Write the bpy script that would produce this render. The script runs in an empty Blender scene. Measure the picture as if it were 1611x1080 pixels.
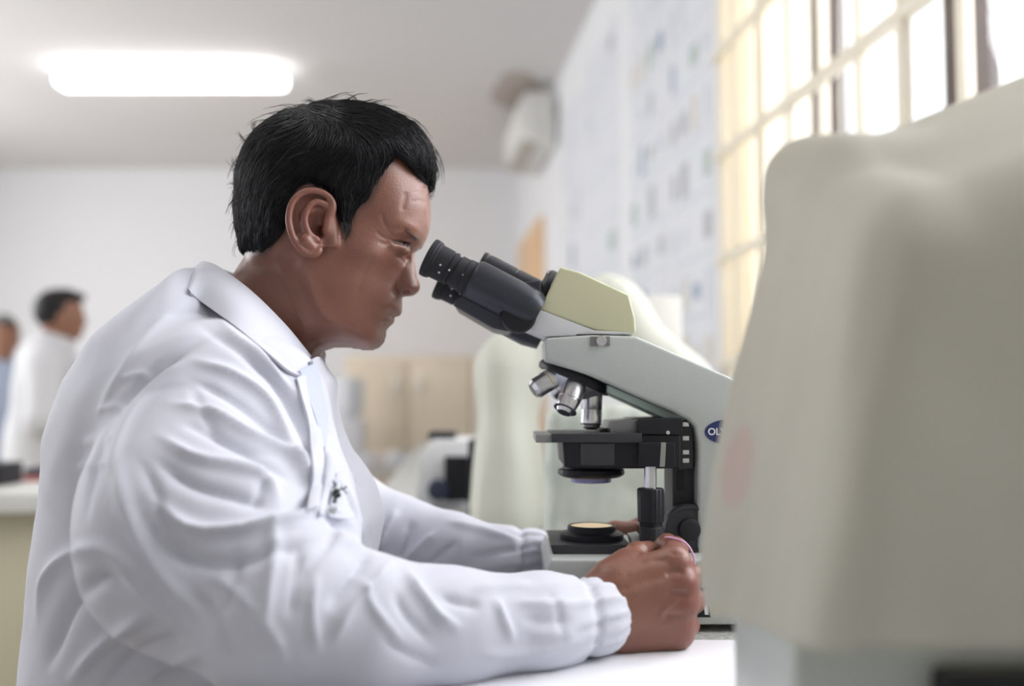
import bpy, bmesh, math, random
import numpy as np
from mathutils import Vector, Matrix
from mathutils.bvhtree import BVHTree
random.seed(7); rng = np.random.default_rng(7)
# ------------------------------------------------------------------ camera, world, light, exposure
SC = bpy.context.scene
COL = SC.collection
FPX = 1500.0; CX, CY = 805.5, 540.0; CAMZ = 0.96
PITCH = math.atan(90 / FPX)
D0 = 0.95                      # plane of the microscope and of the man's nose
TZ = CAMZ - 0.208              # bench top
cam = bpy.data.objects.new('camera', bpy.data.cameras.new('camera')); COL.objects.link(cam)
cam.location = (0, 0, CAMZ); cam.rotation_euler = (math.pi / 2 + PITCH, 0, 0)
cam.data.sensor_width = 36; cam.data.lens = 36 * FPX / 1611
cam.data.dof.use_dof = True; cam.data.dof.focus_distance = 0.865; cam.data.dof.aperture_fstop = 2.1
cam.data.clip_start = 0.01
SC.camera = cam
W = bpy.data.worlds.new('World'); SC.world = W; W.use_nodes = True
bg = W.node_tree.nodes['Background']; bg.inputs[0].default_value = (0.93, 0.95, 1.0, 1); bg.inputs[1].default_value = 1.5
def area(name, loc, target, sx, sy, power, col=(1, 1, 1)):
    l = bpy.data.lights.new(name, 'AREA'); l.shape = 'RECTANGLE'; l.size = sx; l.size_y = sy; l.energy = power; l.color = col
    o = bpy.data.objects.new(name, l); COL.objects.link(o); o.location = loc
    o.rotation_euler = (Vector(target) - Vector(loc)).to_track_quat('-Z', 'Y').to_euler()
    return o
WIN_LIGHT = area('window_daylight', (1.9, 1.3, 2.3), (-0.2, 1.2, 1.1), 2.6, 2.0, 112, (0.95, 0.96, 1.0))
LEFT_FILL = area('left_fill_light', (-5.1, 4.5, 1.9), (0.3, 5.0, 1.2), 5.5, 1.6, 120, (0.97, 0.98, 1.0))  # added fill in the unseen left opening, brightens the far wall
TOP_FILL = area('top_fill_light', (-.75, 1.1, 2.9), (-.6, 1.1, 0), 1.4, .4, 8, (1.0, .98, .97))  # added soft top light out of view, brings out the coat folds
SC.view_settings.view_transform = 'Standard'; SC.view_settings.look = 'None'
SC.view_settings.gamma = 1.0; SC.view_settings.exposure = 0.35; SC.view_settings.use_curve_mapping = False

def P(px, py, D):
    """world point that the photograph shows at (px, py), lying D metres in front of the camera plane"""
    x = (px - CX) / FPX; z = (CY - py) / FPX
    c, s = math.cos(PITCH), math.sin(PITCH)
    dy = c - z * s; dz = s + z * c
    k = D / dy
    return Vector((x * k, D, CAMZ + dz * k))
def proj(v):
    v = np.asarray(v, dtype=np.float64)
    c, s = math.cos(PITCH), math.sin(PITCH)
    y = v[:, 1]; z = v[:, 2] - CAMZ
    f = y * c + z * s; u = z * c - y * s
    return np.stack([CX + FPX * v[:, 0] / f, CY - FPX * u / f], 1)
# ------------------------------------------------------------------ materials
MATS = {}
def mat(name, col, rough=0.5, metal=0.0, noise=None, bump=None, sub=0.0, emit=None, coat=0.0, trans=0.0, alpha=1.0, transl=0.0, sheen=0.0):
    if name in MATS: return MATS[name]
    m = bpy.data.materials.new(name); m.use_nodes = True; nt = m.node_tree; N = nt.nodes; L = nt.links
    b = N['Principled BSDF']; c4 = (*col, 1)
    b.inputs['Base Color'].default_value = c4; b.inputs['Roughness'].default_value = rough; b.inputs['Metallic'].default_value = metal
    tc = N.new('ShaderNodeTexCoord')
    if noise:
        sc, amt, col2 = noise
        n = N.new('ShaderNodeTexNoise'); n.inputs['Scale'].default_value = sc; n.inputs['Detail'].default_value = 5
        L.new(tc.outputs['Object'], n.inputs['Vector'])
        r = N.new('ShaderNodeValToRGB'); r.color_ramp.elements[0].position = 0.5 - amt / 2; r.color_ramp.elements[1].position = 0.5 + amt / 2
        r.color_ramp.elements[0].color = c4; r.color_ramp.elements[1].color = (*col2, 1)
        L.new(n.outputs['Fac'], r.inputs[0]); L.new(r.outputs[0], b.inputs['Base Color'])
    if bump:
        sc, st = bump
        n = N.new('ShaderNodeTexNoise'); n.inputs['Scale'].default_value = sc; n.inputs['Detail'].default_value = 3
        L.new(tc.outputs['Object'], n.inputs['Vector'])
        bp = N.new('ShaderNodeBump'); bp.inputs['Strength'].default_value = st; bp.inputs['Distance'].default_value = 0.001
        L.new(n.outputs['Fac'], bp.inputs['Height']); L.new(bp.outputs[0], b.inputs['Normal'])
    if sub:
        b.inputs['Subsurface Weight'].default_value = sub; b.inputs['Subsurface Radius'].default_value = (1, .35, .2); b.inputs['Subsurface Scale'].default_value = 0.006
    if emit:
        b.inputs['Emission Color'].default_value = (*emit[0], 1); b.inputs['Emission Strength'].default_value = emit[1]
    if coat: b.inputs['Coat Weight'].default_value = coat; b.inputs['Coat Roughness'].default_value = 0.25
    if sheen: b.inputs['Sheen Weight'].default_value = sheen
    if trans: b.inputs['Transmission Weight'].default_value = trans
    b.inputs['Alpha'].default_value = alpha
    if transl:
        t = N.new('ShaderNodeBsdfTranslucent'); t.inputs[0].default_value = c4
        mx = N.new('ShaderNodeMixShader'); mx.inputs[0].default_value = transl
        L.new(b.outputs[0], mx.inputs[1]); L.new(t.outputs[0], mx.inputs[2]); L.new(mx.outputs[0], N['Material Output'].inputs[0])
    if 'black' in name or 'dark_grey' in name: b.inputs['Specular IOR Level'].default_value = .3
    MATS[name] = m
    return m
# ------------------------------------------------------------------ object helpers
def tag(o, label=None, cat=None, group=None, kind=None):
    if label: o['label'] = label
    if cat: o['category'] = cat
    if group: o['group'] = group
    if kind: o['kind'] = kind
    return o
def empty(name, loc, label, cat, group=None):
    o = bpy.data.objects.new(name, None); COL.objects.link(o); o.location = loc; o.empty_display_size = .05
    return tag(o, label, cat, group)
def link(name, me, mats, parent=None, smooth=True, angle=None, label=None):
    o = bpy.data.objects.new(name, me); COL.objects.link(o)
    for m in (mats if isinstance(mats, (list, tuple)) else [mats]): me.materials.append(m)
    if smooth and len(me.polygons):
        me.polygons.foreach_set('use_smooth', [True] * len(me.polygons))
        if angle: me.set_sharp_from_angle(angle=math.radians(angle))
    if parent is not None:
        o.parent = parent
        p = parent; off = Vector((0, 0, 0))
        while p is not None: off += p.location; p = p.parent
        o.location = -off            # parts are modelled in world coordinates
        me.transform(Matrix.Translation(-off)); o.location = (0, 0, 0)
    if label: o['label'] = label
    return o
def recentre(o):
    """put a top-level mesh's origin at its base"""
    me = o.data; vs = np.empty(len(me.vertices) * 3); me.vertices.foreach_get('co', vs); vs = vs.reshape(-1, 3)
    c = Vector(((vs[:, 0].min() + vs[:, 0].max()) / 2, (vs[:, 1].min() + vs[:, 1].max()) / 2, vs[:, 2].min()))
    me.transform(Matrix.Translation(-c)); o.location = c
    return o
class MB:
    def __init__(s): s.bm = bmesh.new()
    def box(s, lo, hi, bev=0.0, mi=0, seg=2):
        lo = Vector(lo); hi = Vector(hi)
        M = Matrix.Translation((lo + hi) / 2) @ Matrix.Diagonal((*(hi - lo), 1))
        b2 = bmesh.new(); bmesh.ops.create_cube(b2, size=1, matrix=M)
        if bev: bmesh.ops.bevel(b2, geom=list(b2.edges), offset=bev, segments=seg, affect='EDGES', profile=0.6)
        s._merge(b2, mi); return s
    def _merge(s, b2, mi=0):
        for f in b2.faces: f.material_index = mi
        tmp = bpy.data.meshes.new('tmp'); b2.to_mesh(tmp); b2.free(); s.bm.from_mesh(tmp); bpy.data.meshes.remove(tmp)
    def prism(s, pts, off, bev=0.0, mi=0, seg=2):
        """pts: list of Vector forming one face; off: extrusion vector"""
        b2 = bmesh.new(); vs = [b2.verts.new(p) for p in pts]; f = b2.faces.new(vs)
        r = bmesh.ops.extrude_face_region(b2, geom=[f]); nv = [e for e in r['geom'] if isinstance(e, bmesh.types.BMVert)]
        bmesh.ops.translate(b2, verts=nv, vec=off); bmesh.ops.recalc_face_normals(b2, faces=list(b2.faces))
        if bev: bmesh.ops.bevel(b2, geom=list(b2.edges), offset=bev, segments=seg, affect='EDGES', profile=0.6, clamp_overlap=True)
        s._merge(b2, mi); return s
    def lathe(s, a, axis, prof, n=48, mi=0, rib=None):
        """prof: (distance along axis, radius)"""
        axis = Vector(axis).normalized(); a = Vector(a)
        u = axis.orthogonal().normalized(); v = axis.cross(u)
        b2 = bmesh.new(); rings = []
        for d, r in prof:
            ring = []
            for i in range(n):
                t = 2 * math.pi * i / n
                rr = max(r, 1e-5)
                if rib and rib[0] <= d <= rib[1]: rr *= 1 + rib[3] * (1 if (i * rib[2] // n) % 2 else -1)
                ring.append(b2.verts.new(a + axis * d + (u * math.cos(t) + v * math.sin(t)) * rr))
            rings.append(ring)
        for p, q in zip(rings, rings[1:]):
            for i in range(n):
                b2.faces.new((p[i], p[(i + 1) % n], q[(i + 1) % n], q[i]))
        b2.faces.new(rings[0]); b2.faces.new(rings[-1])
        bmesh.ops.recalc_face_normals(b2, faces=list(b2.faces)); s._merge(b2, mi); return s
    def tube(s, pts, r, n=8, mi=0):
        pts = [Vector(p) for p in pts]; b2 = bmesh.new(); rings = []
        for i, p in enumerate(pts):
            t = (pts[min(i + 1, len(pts) - 1)] - pts[max(i - 1, 0)]).normalized()
            u = t.orthogonal().normalized() if i == 0 else (pu - t * pu.dot(t)).normalized()
            pu = u; v = t.cross(u); rr = r[i] if isinstance(r, (list, tuple)) else r
            rings.append([b2.verts.new(p + (u * math.cos(2 * math.pi * k / n) + v * math.sin(2 * math.pi * k / n)) * rr) for k in range(n)])
        for p, q in zip(rings, rings[1:]):
            for i in range(n): b2.faces.new((p[i], p[(i + 1) % n], q[(i + 1) % n], q[i]))
        b2.faces.new(rings[0]); b2.faces.new(rings[-1]); bmesh.ops.recalc_face_normals(b2, faces=list(b2.faces)); s._merge(b2, mi); return s
    def build(s, name, mats, parent=None, angle=35, label=None):
        me = bpy.data.meshes.new(name); s.bm.to_mesh(me); s.bm.free()
        return link(name, me, mats, parent, True, angle, label)
# ------------------------------------------------------------------ signed distance volumes -> smooth meshes
def smin(a, b, k):
    if k <= 0: return np.minimum(a, b)
    h = np.maximum(k - np.abs(a - b), 0) / k
    return np.minimum(a, b) - h * h * k * 0.25
def vlen(x, y, z): return np.sqrt(x * x + y * y + z * z)
class Vol:
    def __init__(s, lo, hi, h):
        s.lo = np.array(lo, float); s.h = h; s.n = np.ceil((np.array(hi, float) - s.lo) / h).astype(int) + 1
        s.ax = [(s.lo[i] + h * np.arange(s.n[i])).astype(np.float32) for i in range(3)]
        s.F = np.full(tuple(s.n), 0.08, np.float32)
    def _sl(s, lo, hi):
        r = []
        for i in range(3):
            a = int(max(0, math.floor((lo[i] - s.lo[i]) / s.h))); b = int(min(s.n[i], math.ceil((hi[i] - s.lo[i]) / s.h) + 1))
            r.append(slice(a, max(b, a)))
        return tuple(r)
    def op(s, fn, lo, hi, k=0.0, mode='add', m=0.03):
        sl = s._sl([v - m for v in lo], [v + m for v in hi])
        if any(q.stop <= q.start for q in sl): return
        x = s.ax[0][sl[0]][:, None, None]; y = s.ax[1][sl[1]][None, :, None]; z = s.ax[2][sl[2]][None, None, :]
        v = fn(x, y, z).astype(np.float32)
        if mode == 'add': s.F[sl] = smin(s.F[sl], v, k)
        elif mode == 'sub': s.F[sl] = -smin(-s.F[sl], v, k)
    def cone(s, a, b, ra, rb, k=0.01, mode='add', flat=None):
        """tapered capsule; flat=(axis vector, factor) squeezes it along that axis"""
        a = np.array(a, float); b = np.array(b, float); ab = b - a; L2 = max(float(ab @ ab), 1e-12)
        def fn(x, y, z):
            px, py, pz = x - a[0], y - a[1], z - a[2]
            t = np.clip((px * ab[0] + py * ab[1] + pz * ab[2]) / L2, 0, 1)
            dx, dy, dz = px - t * ab[0], py - t * ab[1], pz - t * ab[2]
            if flat is not None:
                n = np.array(flat[0], float); n /= np.linalg.norm(n); q = dx * n[0] + dy * n[1] + dz * n[2]
                e = (1 / flat[1] - 1) * q; dx, dy, dz = dx + e * n[0], dy + e * n[1], dz + e * n[2]
            return vlen(dx, dy, dz) - (ra + (rb - ra) * t)
        R = max(ra, rb); s.op(fn, np.minimum(a, b) - R, np.maximum(a, b) + R, k, mode)
    def chain(s, pts, rs, k=0.01, mode='add', flat=None):
        for i in range(len(pts) - 1): s.cone(pts[i], pts[i + 1], rs[i], rs[i + 1], k, mode, flat)
    def ell(s, c, r, rot=None, k=0.01, mode='add'):
        c = np.array(c, float); M = np.eye(3) if rot is None else np.array(rot.to_3x3().transposed())
        def fn(x, y, z):
            X, Y, Z = x - c[0], y - c[1], z - c[2]
            p = [M[i, 0] * X + M[i, 1] * Y + M[i, 2] * Z for i in range(3)]
            k0 = vlen(p[0] / r[0], p[1] / r[1], p[2] / r[2]); k1 = vlen(p[0] / r[0] ** 2, p[1] / r[1] ** 2, p[2] / r[2] ** 2)
            return k0 * (k0 - 1) / np.maximum(k1, 1e-6)
        R = max(r); s.op(fn, c - R, c + R, k, mode)
    def box(s, c, hs, rad, rot=None, k=0.01, mode='add'):
        c = np.array(c, float); M = np.eye(3) if rot is None else np.array(rot.to_3x3().transposed())
        def fn(x, y, z):
            X, Y, Z = x - c[0], y - c[1], z - c[2]
            q = [np.abs(M[i, 0] * X + M[i, 1] * Y + M[i, 2] * Z) - (hs[i] - rad) for i in range(3)]
            return vlen(*[np.maximum(a, 0) for a in q]) + np.minimum(np.maximum(np.maximum(q[0], q[1]), q[2]), 0) - rad
        R = float(np.linalg.norm(hs)); s.op(fn, c - R, c + R, k, mode)
    def nets(s):
        F = s.F; ins = F < 0
        ins[0], ins[-1], ins[:, 0], ins[:, -1], ins[:, :, 0], ins[:, :, -1] = [False] * 6
        c = np.zeros(tuple(n - 1 for n in F.shape), np.int8)
        offs = [(i, j, k) for i in (0, 1) for j in (0, 1) for k in (0, 1)]
        for o in offs: c += ins[o[0]:F.shape[0] - 1 + o[0], o[1]:F.shape[1] - 1 + o[1], o[2]:F.shape[2] - 1 + o[2]]
        act = np.argwhere((c > 0) & (c < 8)); ids = np.full(c.shape, -1, np.int32); ids[tuple(act.T)] = np.arange(len(act))
        val = {o: F[act[:, 0] + o[0], act[:, 1] + o[1], act[:, 2] + o[2]].astype(np.float64) for o in offs}
        iv = {o: ins[act[:, 0] + o[0], act[:, 1] + o[1], act[:, 2] + o[2]] for o in offs}
        acc = np.zeros((len(act), 3)); cnt = np.zeros(len(act))
        for a in offs:
            for d in range(3):
                if a[d]: continue
                b = list(a); b[d] = 1; b = tuple(b)
                m = iv[a] != iv[b]; den = val[a] - val[b]; den[np.abs(den) < 1e-9] = 1e-9
                t = np.clip(val[a] / den, 0.02, 0.98)
                p = np.array(a, float)[None] + np.zeros((len(act), 3)); p[:, d] = t
                acc[m] += p[m]; cnt[m] += 1
        V = s.lo + s.h * (act + acc / np.maximum(cnt, 1)[:, None])
        Q = []
        for d in range(3):
            e1, e2 = (d + 1) % 3, (d + 2) % 3
            sa = [slice(0, -1) if i == d else slice(None) for i in range(3)]; sb = [slice(1, None) if i == d else slice(None) for i in range(3)]
            A = ins[tuple(sa)]; B = ins[tuple(sb)]
            idx = np.argwhere(A != B); idx = idx[(idx[:, e1] > 0) & (idx[:, e2] > 0) & (idx[:, e1] < c.shape[e1]) & (idx[:, e2] < c.shape[e2])]
            flip = A[tuple(idx.T)]
            def cell(o1, o2):
                q = idx.copy(); q[:, e1] += o1; q[:, e2] += o2; return ids[tuple(q.T)]
            q = np.stack([cell(-1, -1), cell(0, -1), cell(0, 0), cell(-1, 0)], 1)
            q[~flip] = q[~flip][:, ::-1]; Q.append(q)
        Q = np.concatenate(Q); Q = Q[(Q >= 0).all(1)]
        return V, Q
def mesh_np(name, V, Q):
    me = bpy.data.meshes.new(name); k = Q.shape[1]
    me.vertices.add(len(V)); me.vertices.foreach_set('co', V.astype(np.float32).ravel())
    me.loops.add(Q.size); me.loops.foreach_set('vertex_index', Q.astype(np.int32).ravel())
    me.polygons.add(len(Q)); me.polygons.foreach_set('loop_start', np.arange(0, Q.size, k, dtype=np.int32))
    me.polygons.foreach_set('loop_total', np.full(len(Q), k, np.int32)); me.update(calc_edges=True); me.validate()
    return me
def normals(V, Q):
    n = np.cross(V[Q[:, 2]] - V[Q[:, 0]], V[Q[:, 3]] - V[Q[:, 1]]); out = np.zeros_like(V)
    for i in range(4): np.add.at(out, Q[:, i], n)
    return out / np.maximum(np.linalg.norm(out, axis=1), 1e-12)[:, None]
def relax(V, Q, it=2, f=0.5):
    for _ in range(it):
        s = np.zeros_like(V); c = np.zeros(len(V))
        for i in range(4):
            a, b = Q[:, i], Q[:, (i + 1) % 4]
            np.add.at(s, a, V[b]); np.add.at(c, a, 1); np.add.at(s, b, V[a]); np.add.at(c, b, 1)
        V = V + f * (s / np.maximum(c, 1)[:, None] - V)
    return V
def seg_dist(p, poly):
    """distance from 2D points to a polyline and the parameter 0..1 along it"""
    poly = np.array(poly, float); L = np.linalg.norm(np.diff(poly, axis=0), axis=1); cum = np.concatenate([[0], np.cumsum(L)])
    best = np.full(len(p), 1e9); tt = np.zeros(len(p))
    for i in range(len(poly) - 1):
        ab = poly[i + 1] - poly[i]; ap = p - poly[i]; t = np.clip((ap @ ab) / max(ab @ ab, 1e-9), 0, 1)
        d = np.linalg.norm(ap - t[:, None] * ab, axis=1); m = d < best
        best[m] = d[m]; tt[m] = (cum[i] + t[m] * L[i]) / cum[-1]
    return best, tt
def smooth_line(pts, n=6):
    pts = [np.array(p, float) for p in pts]; out = []
    for i in range(len(pts) - 1):
        p0 = pts[max(i - 1, 0)]; p1 = pts[i]; p2 = pts[i + 1]; p3 = pts[min(i + 2, len(pts) - 1)]
        for k in range(n):
            t = k / n
            out.append(0.5 * ((2 * p1) + (-p0 + p2) * t + (2 * p0 - 5 * p1 + 4 * p2 - p3) * t * t + (-p0 + 3 * p1 - 3 * p2 + p3) * t ** 3))
    out.append(pts[-1]); return np.array(out)
def sculpt(V, Q, strokes, ymax=None):
    """raise (+) or press in (-) cloth and skin along strokes; a stroke is (points, amount in m, width, near limit, far limit)"""
    N = normals(V, Q); pp = proj(V); cp = np.array([0, 0, CAMZ]); vw = V - cp; vw /= np.linalg.norm(vw, axis=1)[:, None]
    fac = np.clip(-(N * vw).sum(1) * 2.5, 0, 1); D = np.zeros(len(V))
    for st in strokes:
        pts, amp, w = st[:3]; lo, hi = (st[3], st[4]) if len(st) > 3 else (0, 99)
        line = smooth_line(pts, 5); bb = (pp[:, 0] > line[:, 0].min() - 3 * w) & (pp[:, 0] < line[:, 0].max() + 3 * w) & (pp[:, 1] > line[:, 1].min() - 3 * w) & (pp[:, 1] < line[:, 1].max() + 3 * w) & (V[:, 1] > lo) & (V[:, 1] < hi)
        ix = np.nonzero(bb)[0]
        if not len(ix): continue
        d, t = seg_dist(pp[ix], line)
        D[ix] += amp * (np.exp(-(d / w) ** 2) if w < 7 else .55 * np.exp(-(d / w) ** 2) + .45 * np.exp(-(d / (w * .45)) ** 2)) * np.clip(np.sin(np.clip(t, .02, .98) * math.pi) * 1.6, 0, 1) * fac[ix]
    return V + N * D[:, None]
def poly_sd(x, z, poly):
    """signed distance (positive inside) of grid points to polygon"""
    p = np.stack([x.ravel(), z.ravel()], 1); poly = np.array(poly, float); n = len(poly)
    best = np.full(len(p), 1e9); ins = np.zeros(len(p), bool)
    for i in range(n):
        a, b = poly[i], poly[(i + 1) % n]; ab = b - a; ap = p - a
        t = np.clip((ap @ ab) / max(ab @ ab, 1e-12), 0, 1); best = np.minimum(best, np.linalg.norm(ap - t[:, None] * ab, axis=1))
        cond = (a[1] > p[:, 1]) != (b[1] > p[:, 1])
        with np.errstate(divide='ignore', invalid='ignore'):
            xi = a[0] + (p[:, 1] - a[1]) / (b[1] - a[1]) * (b[0] - a[0])
        ins ^= cond & (p[:, 0] < xi)
    return np.where(ins, best, -best).reshape(x.shape)
def blur2(a, s):
    r = int(max(1, math.ceil(3 * s))); k = np.exp(-0.5 * (np.arange(-r, r + 1) / s) ** 2); k /= k.sum()
    b = np.pad(a, r, mode='edge')
    b = sum(k[i] * b[i:i + a.shape[0], :] for i in range(2 * r + 1)); return sum(k[i] * b[:, i:i + a.shape[1]] for i in range(2 * r + 1))
def to_xz(pts, D):
    return [(lambda q: (q.x, q.z))(P(a, b, D)) for a, b in pts]
def idw(x, z, ctrl, D, eps=0.012):
    num = [0] * (len(ctrl[0]) - 2); den = 0
    for c in ctrl:
        q = P(c[0], c[1], D); w = 1 / ((x - q.x) ** 2 + (z - q.z) ** 2 + eps ** 2) ** 1.5; den = den + w
        for i in range(len(num)): num[i] = num[i] + w * c[2 + i]
    return [n / den for n in num]
def sstep(a, b, x): t = np.clip((x - a) / (b - a), 0, 1); return t * t * (3 - 2 * t)
def inflate(d, Wm, Rm):
    t = np.clip(1 - d / Rm, 0, None); w2 = Wm ** 2 * (1 - t * t)
    return np.where(d < 0, Wm ** 2 * 2 * d / Rm, w2)
def noise3(V, sc, seed=0, oct=3):
    """cheap smooth value noise from summed rotated sines"""
    r = np.random.default_rng(seed); out = np.zeros(len(V)); a = 1.0
    for o in range(oct):
        for _ in range(4):
            d = r.normal(size=3); d /= np.linalg.norm(d); out += a * np.sin(V @ d * sc * 6.28 + r.uniform(0, 6.28) + 1.3 * np.sin(V @ r.normal(size=3) * sc * 2))
        sc *= 1.9; a *= 0.55
    return out / 4
# ------------------------------------------------------------------ the room
M_wall = mat('wall_paint', (.80, .80, .81), .8, noise=(1.3, .7, (.76, .76, .77)))
M_ceil = mat('ceiling_paint', (.74, .72, .71), .9, noise=(.9, .7, (.70, .68, .67)))
M_floor = mat('floor_tile', (.55, .52, .47), .5, noise=(3, .5, (.5, .47, .43)))
M_cream = mat('cream_paint', (.82, .76, .64), .45, noise=(8, .6, (.76, .69, .57)))
M_wood = mat('brown_wood', (.07, .045, .035), .5, noise=(20, .6, (.045, .03, .022)))
def wx(y, off=0.0): return 0.95 - 0.11 * y + off     # the right wall runs away to the left
ang = math.atan(0.11)
FAR = 8.3; CEIL = 3.0
def wallbox(mb, y0, y1, z0, z1, t=0.12, o=0.0, bev=0, mi=0):
    """a slab lying on the right wall plane between two distances and heights; o: how far it stands out into the room"""
    mb.prism([Vector((wx(y0, -o), y0, z0)), Vector((wx(y1, -o), y1, z0)), Vector((wx(y1, -o), y1, z1)), Vector((wx(y0, -o), y0, z1))], Vector((t, 0, 0)), bev, mi)
WY0, WY1, WZ0, WZ1 = 0.2, 2.83, 1.0, 2.85
w = MB()
wallbox(w, -2.2, WY0, 0, CEIL); wallbox(w, WY1, FAR + .1, 0, CEIL); wallbox(w, WY0, WY1, 0, WZ0); wallbox(w, WY0, WY1, WZ1, CEIL)
tag(w.build('wall_right', M_wall), kind='structure')
tag(MB().box((-5.3, -2.3, 0), (1.6, -2.2, CEIL)).build('wall_back', M_wall), kind='structure')
tag(MB().box((-5.2, FAR, 0), (wx(FAR) + .3, FAR + .12, CEIL)).build('wall_far', M_wall), kind='structure')
# left wall with a long opening for daylight
lw = MB()
lw.box((-5.3, -2.2, 0), (-5.2, FAR + .1, 1.0)).box((-5.3, -2.2, 2.6), (-5.2, FAR + .1, CEIL))
for a, b in ((-2.2, 0.0), (3.4, 3.8), (6.4, FAR + .1)): lw.box((-5.3, a, 1.0), (-5.2, b, 2.6))
tag(lw.build('wall_left', M_wall), kind='structure')
tag(MB().box((-5.3, -2.3, CEIL), (1.3, FAR + .12, CEIL + .1)).build('ceiling', M_ceil), kind='structure')
tag(MB().box((-5.3, -2.3, -.1), (1.3, FAR + .12, 0)).build('floor', M_floor), kind='structure')
# window: cream painted grille of bars, wooden posts and panes
M_glass = mat('window_glass', (1, 1, 1), .02, trans=1.0, alpha=.12)
M_curtain = mat('thin_curtain', (.95, .90, .78), .8, transl=.6)
win = MB()
wallbox(win, WY0, WY1, WZ0, WZ0 + .05, .10, .02); wallbox(win, WY0, WY1, WZ1 - .05, WZ1, .10, .02)
wallbox(win, WY1 - .05, WY1, WZ0, WZ1, .10, .02); wallbox(win, WY0, WY0 + .05, WZ0, WZ1, .10, .02)
wo = tag(win.build('window_1', M_cream), kind='structure')
gr = MB()
for z in (1.07, 1.375, 1.685, 1.99, 2.30, 2.60):
    wallbox(gr, WY0, WY1, z - .013, z + .013, .026, .035, .003)
y = WY1 - .18
for yb in (2.66, 2.48, 2.29, 2.10, 1.92, 1.753, 1.56, 1.38, 1.2, 1.02, .84, .66, .48):
    wallbox(gr, yb - .011, yb + .011, WZ0, WZ1, .022, .033, .003)
gb = gr.build('window_grille', M_cream, wo)
pb = MB()
for ya, yb in ((2.225, 2.287), (1.648, 1.712), (1.05, 1.09)): wallbox(pb, ya, yb, WZ0, WZ1, .06, -.03)
pb.build('window_post', M_wood, wo)
gl = MB(); wallbox(gl, WY0, WY1, WZ0, WZ1, .004, -.06); gl.build('window_pane', M_glass, wo)
# thin cream curtain drawn over the far panes
V = []; Q = []; n = 90; hh = 14
for i in range(n + 1):
    yy = 2.22 + (WY1 - .01 - 2.22) * i / n
    for j in range(hh + 1):
        zz = WZ0 + .01 + (WZ1 - WZ0 - .02) * j / hh
        V.append((wx(yy, .075 + .014 * math.sin(i * .75 + .4 * math.sin(j))), yy, zz))
for i in range(n):
    for j in range(hh):
        a = i * (hh + 1) + j; Q.append((a, a + hh + 1, a + hh + 2, a + 1))
c = link('curtain', mesh_np('curtain', np.array(V), np.array(Q)), M_curtain)
tag(recentre(c), 'thin cream curtain glowing behind the window bars beside the wall charts', 'curtain')
# orange-brown wooden door at the far end of the right wall
M_odoor = mat('varnished_door', (.80, .52, .28), .4, noise=(12, .5, (.70, .44, .22)))
d = MB(); wallbox(d, 6.6, 7.9, 0.0, 2.25, .03, .03, .004)
do = tag(d.build('door_1', M_odoor), kind='structure')
d = MB(); d.lathe(Vector((wx(6.7, -.03), 6.7, 1.05)), (-1, 0, 0), [(0, .02), (.04, .02), (.05, .028), (.07, .02)], 16); d.build('door_handle', mat('brass', (.7, .6, .35), .3, 1), do)
# wall charts: sheets with rows of small photographs and lines of print
M_sheet = mat('chart_paper', (.74, .75, .78), .6, noise=(3, .6, (.68, .70, .74)))
M_sheet2 = mat('chart_paper_white', (.82, .82, .82), .6)
prints = [mat('chart_print_blue', (.30, .36, .46), .6), mat('chart_print_grey', (.45, .46, .48), .6), mat('chart_print_green', (.42, .50, .46), .6), mat('chart_print_pale', (.60, .63, .68), .6), mat('chart_print_tan', (.62, .57, .50), .6)]
def chart(y0, y1, z0, z1, label, seed, M=M_sheet, dens=.75, rows=9, cols=4):
    r = random.Random(seed); mb = MB(); wallbox(mb, y0, y1, z0, z1, .003, .003)
    for i in range(rows):
        for j in range(cols):
            if r.random() > dens: continue
            cy = y0 + (j + .5) / cols * (y1 - y0); cz = z0 + (i + .5) / rows * (z1 - z0)
            hy = (y1 - y0) / cols * r.uniform(.18, .36); hz = (z1 - z0) / rows * r.uniform(.12, .34); q = 1 + r.choice((0, 1, 1, 2, 3, 3, 3, 4))
            wallbox(mb, cy - hy, cy + hy, cz - hz, cz + hz, .001, .004, 0, q)
    for i in range(rows):
        zz = z0 + (i + .04) / rows * (z1 - z0); wallbox(mb, y0 + .03, y1 - .03, zz, zz + .012, .001, .004, 0, 4)
    o = mb.build('wall_chart', [M] + prints)
    return tag(recentre(o), label, 'poster', 'wall charts pinned beside the window')
chart(2.92, 3.42, 1.02, 2.80, 'tall pale wall chart with rows of small pictures, nearest to the window', 3, dens=.8)
chart(3.46, 4.02, 1.05, 2.80, 'pale wall chart with small grey blocks, second from the window', 5, dens=.6)
chart(4.25, 5.05, 1.35, 2.75, 'wide grey-blue wall chart with faint print, third from the window', 8, dens=.35, rows=6, cols=3)
chart(5.15, 5.75, 1.40, 2.70, 'pale wall chart furthest from the window, nearest the wooden door', 9, dens=.25, rows=5, cols=3)
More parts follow.
